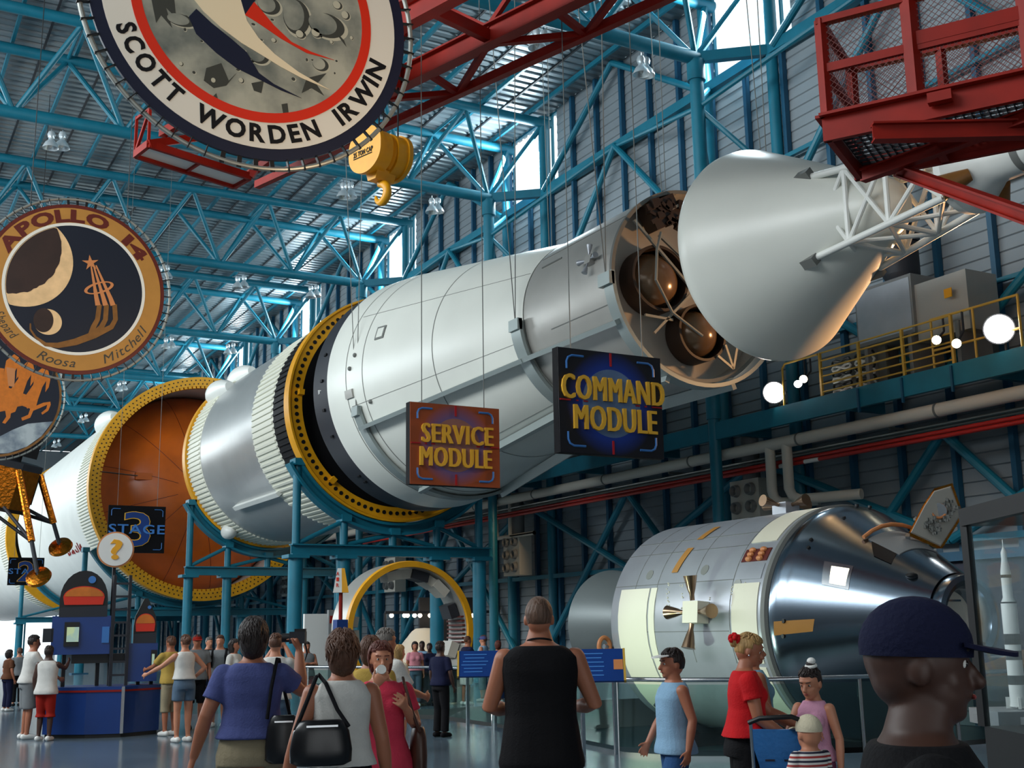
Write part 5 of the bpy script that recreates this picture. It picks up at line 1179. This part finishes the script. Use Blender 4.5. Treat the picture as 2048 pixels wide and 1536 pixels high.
def ringat(T,z):
    for a,b_ in zip(T,T[1:]):
        if a[0]<=z<=b_[0]:
            t=(z-a[0])/(b_[0]-a[0]); return tuple(a[i]+(b_[i]-a[i])*t for i in range(4))
    return T[0] if z<T[0][0] else T[-1]
def hand(mb,w,d,n,side,curl=.5):
    d=d.normalized(); n=(n-d*n.dot(d)).normalized(); ac=d.cross(n)*side
    rr_=lambda c,a,b_:[c+ac*a*math.cos(2*PI*k/12)+n*b_*math.sin(2*PI*k/12) for k in range(12)]
    mb.loft([rr_(w-d*.01,.026,.02),rr_(w+d*.03,.034,.018),rr_(w+d*.07,.042,.016),rr_(w+d*.095,.04,.013)])
    for i,L_ in enumerate((.07,.08,.074,.058)):
        p=w+d*(.088-.006*abs(i-1.2))+ac*(1.5-i)*.0225; P=[p]; dd=(d+ac*(1.5-i)*.07).normalized()
        for j,f_ in enumerate((.45,.32,.23)):
            dd=(dd*math.cos(curl*.75)+n*math.sin(curl*.75)).normalized(); P.append(P[-1]+dd*L_*f_)
        mb.capsule(P,[.0095,.009,.0082,.007],8)
    p=w+d*.025+ac*.03; dd=(d*.75+ac*.6+n*.3).normalized(); mb.capsule([p-ac*.01,p+dd*.035,p+dd*.035+(dd+d*.5).normalized()*.034],[.013,.011,.0085],8)
def cap_hair(T,kind,m,parent,hs):
    q=MB(); n,mm=32,24; vs=[]
    longk=kind in('bob','long','loose')
    def surf(x,y,z,grow=0):
        f_=1.03 if kind=='buzz' else 1.085
        face=y>.34 and z<.5-.3*max(0,abs(x)-.25); side=abs(x)>.72 and -.5<y<.34
        lowlim=-.62 if y<-.25 else (-.12 if not longk else -.75)
        if longk: f_=1.15
        if longk and z<0 and not face: f_+=.1*min(1,-z*1.6)
        ns=noise.noise(Vector((x*5,y*5,z*2.5)))*(.012 if kind=='buzz' else .03)
        if face: return Vector((x*.077*.82,-.008+y*.099*.82,1.622+z*.1*.82))
        if not longk and z<lowlim+.12: k_=max(0,min(1,(z-lowlim+.12)/.24)); f_=.9+(f_-.9)*k_; ns*=k_
        zz=z*(1 if z>-.2 or not longk else 1.3 if kind!='long' else 1.9); f_+=ns+grow
        return Vector((x*.077*f_,-.008+y*.099*f_-(.012 if longk and z<.1 else 0),1.622+zz*.1*f_))
    for i in range(mm+1):
        t=PI*i/mm
        for k in range(n):
            p=2*PI*k/n; vs.append(T@surf(math.sin(t)*math.cos(p),math.sin(t)*math.sin(p),math.cos(t)))
    q.add(vs,[(i*n+k,(i+1)*n+k,(i+1)*n+(k+1)%n,i*n+(k+1)%n) for i in range(mm) for k in range(n)])
    rr=random.Random(6); sc_=T.median_scale
    if kind!='buzz':
        for k in range(110 if longk else 60):
            p=rr.uniform(0,2*PI); t0=rr.uniform(.15,.7); t1=t0+rr.uniform(.5,1.0 if longk else .6); P=[]
            for j in range(6):
                t=min(2.5 if longk else 1.75,t0+(t1-t0)*j/5+(j/5*.5 if longk else 0)); a_=p+.12*math.sin(j*1.3+k)*(2 if kind=='loose' else 1)
                x,y,z=math.sin(t)*math.cos(a_),math.sin(t)*math.sin(a_),math.cos(t)
                if y>.3 and z<.45: break
                P.append(T@surf(x,y,z,.02+(.09*rr.random() if kind=='loose' else .015*rr.random())))
            if len(P)>2: q.tube(P,[.004*sc_]+[.007*sc_]*(len(P)-2)+[.002*sc_],5)
    if kind=='up':
        q.ell(T@Vector((0,-.115,1.645)),(.05*sc_,.045*sc_,.05*sc_),16,12)
        for k in range(8):
            a_=k*PI/4; c=T@Vector((.03*math.cos(a_),-.125,1.645+.03*math.sin(a_))); q.ell(c,(.022*sc_,.022*sc_,.022*sc_),8,6)
    return q.build('hair',m,parent,80)
def person(label,hx,hy,D,face=0,sex='m',skin='skin',bw=1.0,hw=1.0,head=1.0,hyaw=0,hpitch=0,lean=0,arms=None,feet=None,hair=('short','h_dark'),top=None,bottom=None,shoes='signwhite',vox=.012,curl=(.5,.5),eyes=False,H=None,group=None,shirt_neck=1.452):
    P0=atD(hx,hy,D); G_=Vector((P0.x,P0.y,0)).normalized(); Rr=Vector((G_.y,-G_.x,0)); fd=G_*math.cos(R(face))+Rr*math.sin(R(face)); rzz=math.atan2(-fd.x,fd.y)
    Ht=H or P0.z; s=Ht/1.72
    T0=MALE if sex=='m' else FEM
    T=[(z,rx*(bw if z<1.46 else 1),ry*(bw if z<1.46 else 1),yo) for z,rx,ry,yo in T0]
    sh=.165*(.5+.5*bw) if sex!='m' else .185*(.5+.5*bw)
    ar=dict(L=((-sh-.05,-.02,1.13),(-sh-.065,.06,.88)),R=((sh+.05,-.02,1.13),(sh+.065,.06,.88)))
    if arms: ar.update(arms)
    ft=dict(L=(-.1,0),R=(.1,0)); 
    if feet: ft.update(feet)
    LN_=lambda v:Vector((v[0],v[1]+lean*max(0,v[2]-.95),v[2]))
    Mh=Matrix.Translation((0,lean*.53,1.5-(head-1)*.07))@Matrix.Rotation(R(-hyaw),4,'Z')@Matrix.Rotation(R(-hpitch),4,'X')@Matrix.Scale(head,4)@Matrix.Translation((0,0,-1.5))
    A={}
    for sd,sg in (('L',-1),('R',1)):
        e,w=[Vector(v) for v in ar[sd][:2]]; A[sd]=(LN_(Vector((sg*sh,-.005,1.382))),e if lean==0 else LN_(e),w if lean==0 else LN_(w),Vector(ar[sd][2]) if len(ar[sd])>2 else None)
    Lg={}
    for sd,sg in (('L',-1),('R',1)):
        fx,fy=ft[sd]; hp__=Vector((sg*.088*bw,-.005,.9)); an=Vector((fx,fy,.085)); kn=(hp__+an)/2+Vector((0,.03,.0)); kn.z=.49; Lg[sd]=(hp__,kn,an)
    lr=(.5+.5*bw)
    def rings(mb,z0,z1,inf,extra=None):
        zs=[z0]+[t[0] for t in T if z0+.015<t[0]<z1-.015]+[z1]
        R_=[]
        for z in zs:
            z_,rx,ry,yo=ringat(T,max(z,.9) if inf>0 else z); g=extra(z) if extra else 0; R_.append([LN_(v) for v in sring(z,rx+inf+g,ry+inf+g,yo)])
        mb.loft(R_)
    def bust(mb,inf):
        if sex=='f':
            for sg in (-1,1): mb.ell(LN_(Vector((sg*.066,.082,1.275))),(.064+inf,.058+inf,.062+inf),14,10)
    S=lambda q: setattr(q,'v',[tuple(Vector(v)*s) for v in q.v]) or q
    b=MB(); rings(b,.83,1.54,0); bust(b,0)
    for sd,sg in (('L',-1),('R',1)):
        sp,e,w,hn=A[sd]; b.capsule([sp,sp.lerp(e,.5),e,e.lerp(w,.35),w],[.056*lr,.048*lr,.041*lr,.042*lr,.028],14)
        d=(w-e).normalized(); n_=hn or Vector((-sg,0,.0))+Vector((0,.3,0)); hand(b,w,d,n_,1 if sg>0 else -1,curl[0 if sd=='L' else 1])
        h0,k0,a0=Lg[sd]; b.capsule([h0,h0.lerp(k0,.45),k0,k0.lerp(a0,.3),a0],[.094*lr,.08*lr,.056*lr,.056*lr,.038],16)
        b.capsule([a0+Vector((0,-.045,-.03)),a0+Vector((0,.03,-.035)),a0+Vector((0,.13,-.055))],[.04,.042,.03],12)
    h=MB(); h.ell((0,-.008,1.622),(.077,.099,.1),24,16); h.ell((0,-.03,1.585),(.066,.066,.07),20,14); h.ell((0,.026,1.56),(.058,.064,.07),20,14); h.ell((0,.058,1.516),(.03,.026,.022),14,10)
    h.capsule([(0,.085,1.61),(0,.1,1.585),(0,.106,1.572)],[.009,.012,.016],10); h.ell((0,.074,1.636),(.052,.02,.012),14,8)
    for sg in (-1,1): h.ell((sg*.076,-.008,1.59),(.011,.021,.03),10,8); h.ell((sg*.036,.05,1.572),(.022,.022,.022),10,8)
    h.ell((0,.084,1.545),(.024,.012,.008),12,8); h.capsule([(0,-.005,1.44),(0,.0,1.56)],[.056*(1 if sex=='m' else .9)]*2,14)
    h.v=[tuple(Mh@Vector(v)) for v in h.v]; b.add(h.v,h.f)
    root=remesh(S(b),'person',K[skin],vox*s,4)
    root.location=(P0.x,P0.y,0); root.rotation_euler=(0,0,rzz); tag(root,label,'person',group)
    Th=Matrix.Scale(s,4)@Mh
    if hair: cap_hair(Th,hair[0],K[hair[1]],root,head)
    if eyes:
        for sg in (-1,1):
            q=MB(); q.ell(Th@Vector((sg*.029,.0718,1.607)),(.0112*s*head,)*3,12,8); q.build('eye',K['eye_white'],root); q=MB(); q.ell(Th@Vector((sg*.029,.0783,1.6065)),(.0075*s*head,)*3,10,8); q.build('iris',K['iris'],root)
            q=MB(); q.capsule([Th@Vector((sg*.016,.093,1.63)),Th@Vector((sg*.046,.082,1.632))],[.004*s]*2,6); q.build('eyebrow',K[hair[1]] if hair else K['h_dark'],root)
        q=MB(); q.ell(Th@Vector((0,.095,1.544)),(.021*s,.006*s,.006*s),12,6); q.build('lips',K['lip'],root)
    cv=max(vox,.009)
    if top:
        name,m,hem,slv=top; q=MB(); wob=lambda z:(.006+.006*math.sin(z*31) if z<1.2 else 0)+(.014 if z<hem+.1 else 0)+(.012 if z<1.05 else 0)
        rings(q,hem,shirt_neck,.016,wob); bust(q,.014)
        for sd in 'LR':
            sp,e,w,_=A[sd]
            if slv>0: q.capsule([sp+Vector((0,0,-.002)),sp.lerp(e,min(1,slv)*.5)],[.066*lr,.066*lr],14); q.tube([sp.lerp(e,min(1,slv)*.3),sp.lerp(e,min(1,slv)*.6),sp.lerp(e,min(1,slv))],[.06*lr,.063*lr,.068*lr],14)
            if slv>1: q.capsule([e,e.lerp(w,slv-1)],[.062*lr,.05*lr],14)
        remesh(S(q),name,K[m],cv*s,3,root)
    if bottom:
        name,m,low,fl=bottom; q=MB(); rings(q,.84,1.03,.008,lambda z:.0)
        for sd in 'LR':
            h0,k0,a0=Lg[sd]; zt_=low
            if zt_>=.49: e_=h0.lerp(k0,(.9-zt_)/(.41)); q.tube([h0+Vector((0,0,.06)),h0,h0.lerp(e_,.5),e_],[.09*lr,.106*lr,(.098+fl*.5)*lr,(.085+fl)*lr],18)
            else: e_=k0.lerp(a0,(.49-zt_)/.405); q.tube([h0+Vector((0,0,.06)),h0,h0.lerp(k0,.5),k0,e_],[.09*lr,.106*lr,.095*lr,.078*lr,(.062+fl)*lr],18)
        remesh(S(q),name,K[m],cv*s,3,root)
    if shoes:
        for sd in 'LR':
            a0=Lg[sd][2]; q=MB(); q.capsule([a0+Vector((0,-.05,-.038)),a0+Vector((0,.03,-.036)),a0+Vector((0,.14,-.05))],[.047,.05,.036],12); q.v=[(v[0],v[1],max(.002,v[2])) for v in q.v]; S(q).build('shoe',K[shoes],root)
    root['_s']=s
    def W(v): return Matrix.Translation(root.location)@Matrix.Rotation(rzz,4,'Z')@(Vector(v)*s)
    return root,W,Th
def cap(root,Th,m,bill=True,mb=None,back=False):
    q=MB(); n=24; vs=[]
    for i in range(9):
        t=PI/2*i/8*1.12
        for k in range(n):
            p=2*PI*k/n; q.v.append(tuple(Th@Vector((math.sin(t)*math.cos(p)*.086,-.006+math.sin(t)*math.sin(p)*.108,1.636+math.cos(t)*.097))))
    q.f=[(i*n+k,(i+1)*n+k,(i+1)*n+(k+1)%n,i*n+(k+1)%n) for i in range(8) for k in range(n)]; q.m=[0]*len(q.f)
    c=q.build('cap',K[m],root,60)
    if bill:
        q=MB(); sg=-1 if back else 1; P=[(.078*math.cos(R(a)),sg*(.075+ (.105 if 20<a<160 else .0)*math.sin(R(a))**.6)) for a in range(0,181,12)]
        q.prism(P,lambda u,v,d:Th@Vector((u,v,1.652-(abs(v)-.07)*.22-abs(u)*.12+d)),-.004,.004); q.build('cap_bill',K[mb or m],c,30)
# ---- foreground
N6=.0065
blue,Wb,_=person('woman in a purple blue tee and khaki trousers filming with raised arm, seen from behind',508,1238,7.4,2,'f','skin_tan',1.12,hair=('bob','h_dark'),arms=dict(R=((.3,.1,1.27),(.285,.2,1.50),(-.6,.3,0)),L=((-.27,-.03,1.14),(-.34,.03,.90))),top=('shirt','c_blue',1.0,.62),bottom=('trousers','c_khaki',.12,.01),shoes='c_brown',vox=N6,curl=(.4,1.5))
wht,Ww,_=person('woman in a white sleeveless top and black trousers with black bag, seen from behind',685,1264,6.4,-6,'f','skin_tan',1.0,hair=('loose','h_brown'),arms=dict(L=((-.255,-.03,1.12),(-.31,.02,.87)),R=((.23,-.02,1.12),(.27,.04,.88))),top=('top','c_white',.99,0),bottom=('trousers','c_black',.12,.01),shoes='c_black',vox=N6)
pnk,Wp,_=person('woman in a pink tee drinking from a white cup, facing the camera',762,1286,7.7,172,'f','skin',1.08,hair=('bob','h_auburn'),arms=dict(R=((.24,.08,1.16),(.07,.225,1.43),(-.3,-1,0)),L=((-.25,.03,1.14),(-.15,.2,1.27),(.4,-1,0))),top=('shirt','c_pink',.84,.62),bottom=('trousers','c_floral',.35,.01),shoes='signwhite',vox=N6,curl=(1.2,1.3),eyes=True)
man,Wm,_=person('tall man in a black sleeveless vest with short cropped hair, seen from behind',1077,1194,7.0,0,'m','skin_tan',1.12,hair=('buzz','h_buzz'),arms=dict(R=((.30,.02,1.13),(.17,.27,1.1),(-.3,0,1)),L=((-.285,.02,1.12),(-.16,.27,1.09),(.3,0,1))),top=('vest','c_black',.80,0),bottom=('shorts','c_khaki',.5,.03),shoes='c_grey',vox=N6)
q=MB(); q.tube([Vector((.072*math.cos(2*PI*k/24),-.012+.075*math.sin(2*PI*k/24),1.472-.02*math.sin(2*PI*k/24)))*man['_s'] for k in range(25)],.006,6); q.build('lanyard',K['c_strap'],man)
boy,_,Th=person('boy in a light blue sleeveless shirt walking left before the silver spacecraft',1342,1302,8.8,-115,'m','skin_tan',.98,head=1.1,hair=('short','h_dark'),arms=dict(R=((.27,.0,1.14),(.25,.14,.93)),L=((-.25,-.06,1.14),(-.27,-.0,.9))),top=('shirt','c_ltblue',.85,0),bottom=('shorts','c_jeans',.5,.03),feet=dict(L=(-.09,.18),R=(.1,-.18)),vox=.008,eyes=True)
q=MB(); q.prism([(.084*math.cos(R(a)),.06+.11*math.sin(R(a))**.7 if 0<a<180 else .06) for a in range(0,181,15)],lambda u,v,d:Th@Vector((u,v,1.672-(v-.06)*.15+d)),-.005,.005); q.build('visor',K['signwhite'],boy,30)
red,Wr,Th=person('woman in a red tee and black shorts, red flower in blond hair',1480,1268,8.1,82,'f','skin_tan',1.1,hyaw=2,hpitch=16,lean=.06,hair=('up','h_blond'),arms=dict(R=((.2,.06,1.12),(.17,.30,.97),(0,-.2,-1)),L=((-.19,.2,1.14),(-.1,.46,1.02),(.7,0,-.5))),top=('shirt','c_red',.98,.5),bottom=('shorts','c_black',.58,.03),shoes='c_brown',vox=N6,eyes=True)
q=MB(); fc=Th@Vector((.02,-.125,1.655)); rr=random.Random(1)
for k in range(26):
    d=Vector((rr.gauss(0,1),rr.gauss(0,1),rr.gauss(0,1))).normalized(); q.ell(fc+d*.03,(.016,.016,.016),8,6)
q.build('flower',K['c_red'],red)
for k in (1,): q=MB(); q.ell(Th@Vector((.082,0,1.565)),(.008,.008,.008),8,6); q.build('earring',K['steel'],red)
lbl,_,_=person('woman in a light blue top and teal skirt, half hidden behind the woman in red',1503,1274,8.9,75,'f','skin_tan',1.1,hair=('loose','h_brown'),arms=dict(R=((.2,.05,1.12),(.15,.25,1.0)),L=((-.2,.1,1.13),(-.15,.28,1.0))),top=('top','c_sky',1.0,0),bottom=('trousers','c_teal',.4,.02),shoes='c_brown',vox=.009,eyes=True)
girl,Wg,Th=person('girl in a pink sleeveless top with dark hair tied up, facing the camera',1622,1340,8.2,-152,'f','skin',.86,head=1.2,hpitch=14,hair=('short','h_dark'),arms=dict(R=((.21,.12,1.14),(.13,.3,1.06),(0,0,-1)),L=((-.23,-.01,1.12),(-.25,.04,.88))),top=('top','c_rose',.93,0),bottom=('trousers','c_mauve',.12,.01),vox=N6,eyes=True)
q=MB(); q.ell(Th@Vector((-.02,-.02,1.745)),(.032,.032,.03),14,10); q.build('hair_bun',K['h_dark'],girl); q=MB(); q.tube([Th@Vector((-.02+.035*math.cos(2*PI*k/16),-.02+.035*math.sin(2*PI*k/16),1.728)) for k in range(17)],.012,8,False); q.ell(Th@Vector((-.03,-.02,1.765)),(.03,.03,.025),10,8); q.build('scrunchie',K['signwhite'],girl)
tod,_,Th=person('toddler in a striped shirt and beige sun cap, seen from behind',1617,1462,7.6,-32,'m','skin',1.02,head=1.62,hair=None,arms=dict(R=((.25,.06,1.15),(.22,.25,1.05)),L=((-.25,.04,1.15),(-.22,.22,1.02))),top=('shirt','stripe',.85,.7),bottom=('shorts','c_navy',.5,.03),vox=.012,H=.98,shirt_neck=1.44)
cap(tod,Th,'c_beige',True)
cpm,_,Th=person('person in a dark cap and black shirt close to the camera, facing right',1826,1214,2.35,84,'m','skin_dark',1.08,hpitch=2,head=1.06,hair=None,arms=dict(R=((.25,.02,1.13),(.22,.22,1.0)),L=((-.25,.02,1.13),(-.22,.22,1.0))),top=('shirt','c_black',.85,.7),bottom=('trousers','c_navy',.12,.01),vox=N6,eyes=True)
cap(cpm,Th,'c_navy')
q=MB(); q.box(Vector((.1,.148,1.3))*cpm['_s'],(.05,.01,.05)); q.build('chest_print',K['c_red'],cpm)
# ---- background crowd
BG=[('man in a white tee and grey shorts leaning towards the boy at the kiosk',62,1271,19.6,75,'m','skin_tan',('short','h_dark'),('shirt','c_white',.92,.7),('shorts','c_grey',.5,.03),dict(R=((.2,.2,1.15),(.16,.45,1.0))),.12),
('boy in a white tank top and long red shorts touching the kiosk screen',98,1292,19.2,25,'m','skin_dark',('short','h_dark'),('tank_top','c_white',.84,0),('shorts','c_redshort',.42,.04),dict(R=((.24,.2,1.3),(.2,.42,1.42))),.05),
('person in dark clothes at the far left edge, behind the kiosk visitors',20,1300,27,60,'f','skin_tan',('bob','h_dark'),('shirt','c_brown',.9,.7),('trousers','c_navy',.12,.01),{},0),
('person in grey at the far left, just right of the one at the edge',40,1296,29,-20,'m','skin',('short','h_brown'),('shirt','c_grey',.9,.7),('trousers','c_black',.12,.01),{},0),
('woman in a white sleeveless top and denim shorts leaning at the kiosk, from behind',372,1270,18.6,-25,'f','skin',('up','h_brown'),('top','c_white',1.0,0),('shorts','c_denim',.66,.02),dict(L=((-.3,.2,1.22),(-.45,.42,1.1)),R=((.34,-.06,1.18),(.2,.06,1.02))),.03),
('person in a mustard shirt and khaki shorts, beside the woman in denim shorts',346,1273,19.8,-40,'m','skin_tan',('short','h_brown'),('shirt','c_yellow',.9,.7),('trousers','c_khaki',.4,.02),dict(L=((-.22,.2,1.2),(-.2,.42,1.15))),.1),
('man in a dark red cap and grey tee behind the woman in denim shorts',395,1270,21,170,'m','skin_tan',('short','h_dark'),('shirt','c_grey',.9,.7),('shorts','c_black',.48,.03),{},0),
('man in black seen from afar between two groups near the thin blue columns',419,1275,25,150,'m','skin',('short','h_grey'),('shirt','c_black',.9,.7),('shorts','c_navy',.5,.03),{},0),
('man in a grey tee with black backpack straps walking towards the camera',441,1271,21.5,190,'m','skin',('short','h_brown'),('shirt','c_grey',.9,.7),('shorts','c_khaki',.45,.03),{},0),
('dark haired woman with white sleeves and jeans, left of the woman filming',470,1279,20.5,120,'f','skin_tan',('long','h_dark'),('shirt','c_white',.95,.8),('trousers','c_navy',.12,.01),{},0),
('person taking a picture with both hands raised, behind the woman filming',552,1268,13.5,8,'f','skin',('short','h_brown'),('shirt','c_white',.95,.7),('trousers','c_denim',.12,.01),dict(L=((-.2,.2,1.3),(-.07,.3,1.55)),R=((.22,.2,1.32),(.08,.3,1.56))),0),
('man in a pale sleeveless shirt with folded arms before the white display board',614,1284,24.5,160,'m','skin_tan',('short','h_dark'),('shirt','c_grey',.9,0),('shorts','c_redshort',.5,.03),dict(L=((-.22,.12,1.15),(.02,.22,1.2)),R=((.22,.12,1.15),(-.02,.22,1.2))),0),
('grey haired man in a patterned white shirt behind the woman in pink',773,1258,10.6,55,'m','skin_tan',('short','h_grey'),('shirt','c_white',.9,.8),('trousers','c_grey',.12,.01),dict(R=((.22,.12,1.15),(.15,.32,1.1))),0),
('brown haired woman in olive yellow between white top and pink tee',742,1274,9.6,20,'f','skin_tan',('bob','h_brown'),('shirt','c_yellow',.95,.6),('trousers','c_khaki',.12,.01),{},0),
('blond child in a pale yellow shirt near the exhibit table',799,1291,16.5,60,'f','skin',('bob','h_blond'),('shirt','c_beige',.9,.6),('shorts','c_denim',.6,.02),{},0),
('woman in a salmon top by the exhibit table, left of the dark uniform',830,1284,26.3,170,'f','skin_tan',('bob','h_dark'),('shirt','c_floral',.95,.6),('trousers','c_denim',.12,.01),{},0),
('person in pale blue behind the exhibit table, left of the dark uniform',844,1283,27.2,180,'m','skin_dark',('short','h_dark'),('shirt','c_ltblue',.9,.7),('trousers','c_navy',.12,.01),{},0),
('person in dark grey close to the blue column behind the dark uniform',859,1287,26.6,190,'f','skin_dark',('short','h_dark'),('shirt','c_navy',.9,.7),('trousers','c_black',.12,.01),{},0),
('man in a dark uniform shirt and black trousers standing before the glass railing',881,1283,18.7,45,'m','skin_dark',('short','h_dark'),('shirt','c_navy',.92,.75),('trousers','c_black',.1,.015),dict(R=((.26,.0,1.13),(.24,.1,.9))),0),
('man in a navy tee and white shorts leaning on the far railing',930,1272,26.6,60,'m','skin_tan',('buzz','h_brown'),('shirt','c_navy',.92,.75),('shorts','c_white',.5,.03),dict(R=((.22,.15,1.15),(.12,.4,1.05))),.15),
('man in a sky blue sleeveless shirt and blue cap, right of the navy tee',966,1271,27.8,-70,'m','skin',('short','h_brown'),('shirt','c_ltblue',.9,0),('trousers','c_denim',.3,.02),{},0),
('dark red haired person just left of the man in the black vest, far back',996,1282,27.1,10,'f','skin_tan',('bob','h_auburn'),('shirt','c_black',.9,.7),('trousers','c_navy',.12,.01),{},0)]
ppl={}
for (lab,hx,hy,D,fc,sx,sk,hr,tp,bt,am,ln_) in BG:
    ppl[hx]=person(lab,hx,hy,D,fc,sx,sk,1.0,hair=hr,arms=am,lean=ln_,top=tp,bottom=bt,shoes='c_black' if bt[1]=='c_black' else 'signwhite',vox=.014 if D<16 else .018)
cap(ppl[966][0],ppl[966][2],'c_blue'); cap(ppl[395][0],ppl[395][2],'c_redshort')
o=ppl[441][0]; q=MB(); q.ell(Vector((0,-.2,1.25))*o['_s'],(.15,.1,.23),16,12); q.build('backpack',K['c_black'],o)
q=MB()
for sg in (-1,1): q.tube([Vector(v)*o['_s'] for v in ((sg*.13,-.12,1.4),(sg*.13,.02,1.46),(sg*.13,.14,1.33),(sg*.14,.13,1.15),(sg*.16,-.02,1.08))],.022,8)
q.build('strap',K['c_strap'],o)
# ---- things people hold
c=Wb((.275,.245,1.60)); vc=thing('video_camera',c,'small black video camera held up by the woman in purple blue','video camera')
d=fwd.copy(); d.z=0; d.normalize(); r_=Vector((d.y,-d.x,0))
MB().bar(c-r_*.05,c+r_*.05,.07,.075).build('body',K['iu'],vc,0); MB().tube([c-r_*.05,c-r_*.1],.028,16).build('lens',K['dark'],vc); MB().bar(c-r_*.02+Vector((0,0,.045)),c+r_*.05+Vector((0,0,.045)),.04,.02).build('viewfinder',K['dark'],vc,0)
q=MB(); q.tube([c+r_*.04,c+r_*.06+Vector((0,0,-.1)),c+r_*.03+Vector((0,0,-.2)),c+Vector((0,0,-.08))],.006,6); q.build('wrist_strap',K['dark'],vc)
def bag(name,label,W_,top_,c,size,m,strap_pts):
    t=thing(name,W_(c),label,'handbag'); x,y,z=size; q=MB(); cc=Vector(c)
    R_=[]
    for k,(f_,g_) in enumerate(((-1,.75),(-.85,.98),(-.3,1.0),(.5,.9),(.9,.72),(1,.6))):
        R_.append([W_(cc+Vector((x*g_*math.copysign(abs(math.cos(a))**.7,math.cos(a)),y*g_*math.sin(a),z*f_))) for a in [2*PI*j/20 for j in range(20)]])
    q.loft(R_); q.build('bag_body',K[m],t,50)
    MB().tube([W_(v) for v in strap_pts],.011,8).build('strap',K['c_strap'] if m!='bagbrown' else K[m],t)
    MB().bar(W_(cc+Vector((-x*.5,-y*.9,z*.75))),W_(cc+Vector((x*.5,-y*.9,z*.75))),.006,.01).build('zip',K['steel'],t,0)
bag('handbag','black leather handbag hanging at the left side of the woman in white',Ww,0,(-.13,-.2,1.13),(.17,.06,.12),'leather',[(-.27,-.2,1.2),(-.2,-.13,1.36),(-.15,-.06,1.475),(-.13,.03,1.485),(-.1,-.1,1.44),(-.04,-.16,1.3),(.02,-.2,1.21)])
bag('handbag','dark shoulder bag hanging at the right hip of the woman filming',Wb,0,(.2,-.17,1.0),(.11,.05,.14),'leather',[(.1,-.17,1.12),(.12,-.14,1.3),(.15,-.06,1.475),(.16,.03,1.47),(.19,.12,1.3),(.24,.05,1.1),(.28,-.14,1.1)])
bag('handbag','brown leather bag under the arm of the woman in pink',Wp,0,(-.27,.02,.98),(.06,.13,.15),'bagbrown',[(-.26,-.1,1.1),(-.2,-.07,1.35),(-.16,.0,1.47),(-.16,.1,1.42),(-.2,.16,1.25),(-.26,.13,1.1)])
c=Wp((.035,.155,1.50)); cu_=thing('drinking_cup',c,'white paper cup tipped at the mouth of the woman in pink','cup'); ax_=(Wp((.03,.30,1.56))-c).normalized()
MB().tube([c,c+ax_*.1],[.04,.03],20).build('cup',K['signwhite'],cu_)
c=ppl[552][1]((0,.34,1.58)); t=thing('camera',c,'small silver camera held in both hands behind the woman filming','camera'); MB().box(c,(.11,.05,.07)).build('body',K['steel'],t,0); MB().tube([c,c+fwd*.05],.02,12).build('lens',K['iu'],t)
# stroller
c=atD(1553,1470,7.75); st=thing('stroller',(c.x,c.y,0),'blue fabric stroller with black handle between woman in red and girl','stroller')
G_=Vector((c.x,c.y,0)).normalized(); Rr=Vector((G_.y,-G_.x,0)); sf_=lambda u,v,w:Vector((c.x,c.y,0))+Rr*u+Vector((0,0,v))+G_*w
q=MB(); q.loft([[sf_(u*wd+ud,v,w) for u,w in ((-.5,-.03),(.5,-.03),(.5,.03),(-.5,.03))] for v,wd,ud in ((.94,.30,-.01),(.9,.32,-.01),(.72,.28,.02),(.5,.26,.05),(.36,.24,.06))]); q.build('seat_back',mat('stroller blue',srgb(28,104,170),.6,0,.1,6,.2,40),st,20)
q=MB(); q.loft([[sf_(u*.26+.06,.34+.05*k,.05+.3*w) for u,w in ((-.5,0),(.5,0),(.5,1),(-.5,1))] for k in (0,1)]); q.build('seat',K['bluebox'],st,20)
for sx in (-1,1):
    MB().tube([sf_(sx*.16,1.0,-.12),sf_(sx*.155,.6,-.02),sf_(sx*.15+.04,.1,.2)],.012,8).build('frame_tube',K['steel'],st)
    MB().tube([sf_(sx*.15+.04,.5,0),sf_(sx*.15+.04,.1,-.18)],.012,8).build('frame_tube',K['steel'],st)
    for w in (.22,-.2): MB().tube([sf_(sx*.16+.02,.075,w),sf_(sx*.16+.06,.075,w)],.075,20).build('wheel',K['dark'],st)
MB().tube([sf_(-.17,.99,-.12),sf_(-.1,1.02,-.15),sf_(.1,1.03,-.15),sf_(.17,1.0,-.12)],.016,10).build('handle',K['dark'],st)
q=MB()
for i in range(3):
    for j in range(2): q.box(sf_(-.05+.12*j,.55+.1*i,-.032),(.06,.004,.012),rz=math.atan2(-G_.x,G_.y))
q.build('slots',K['navy'],st,0)
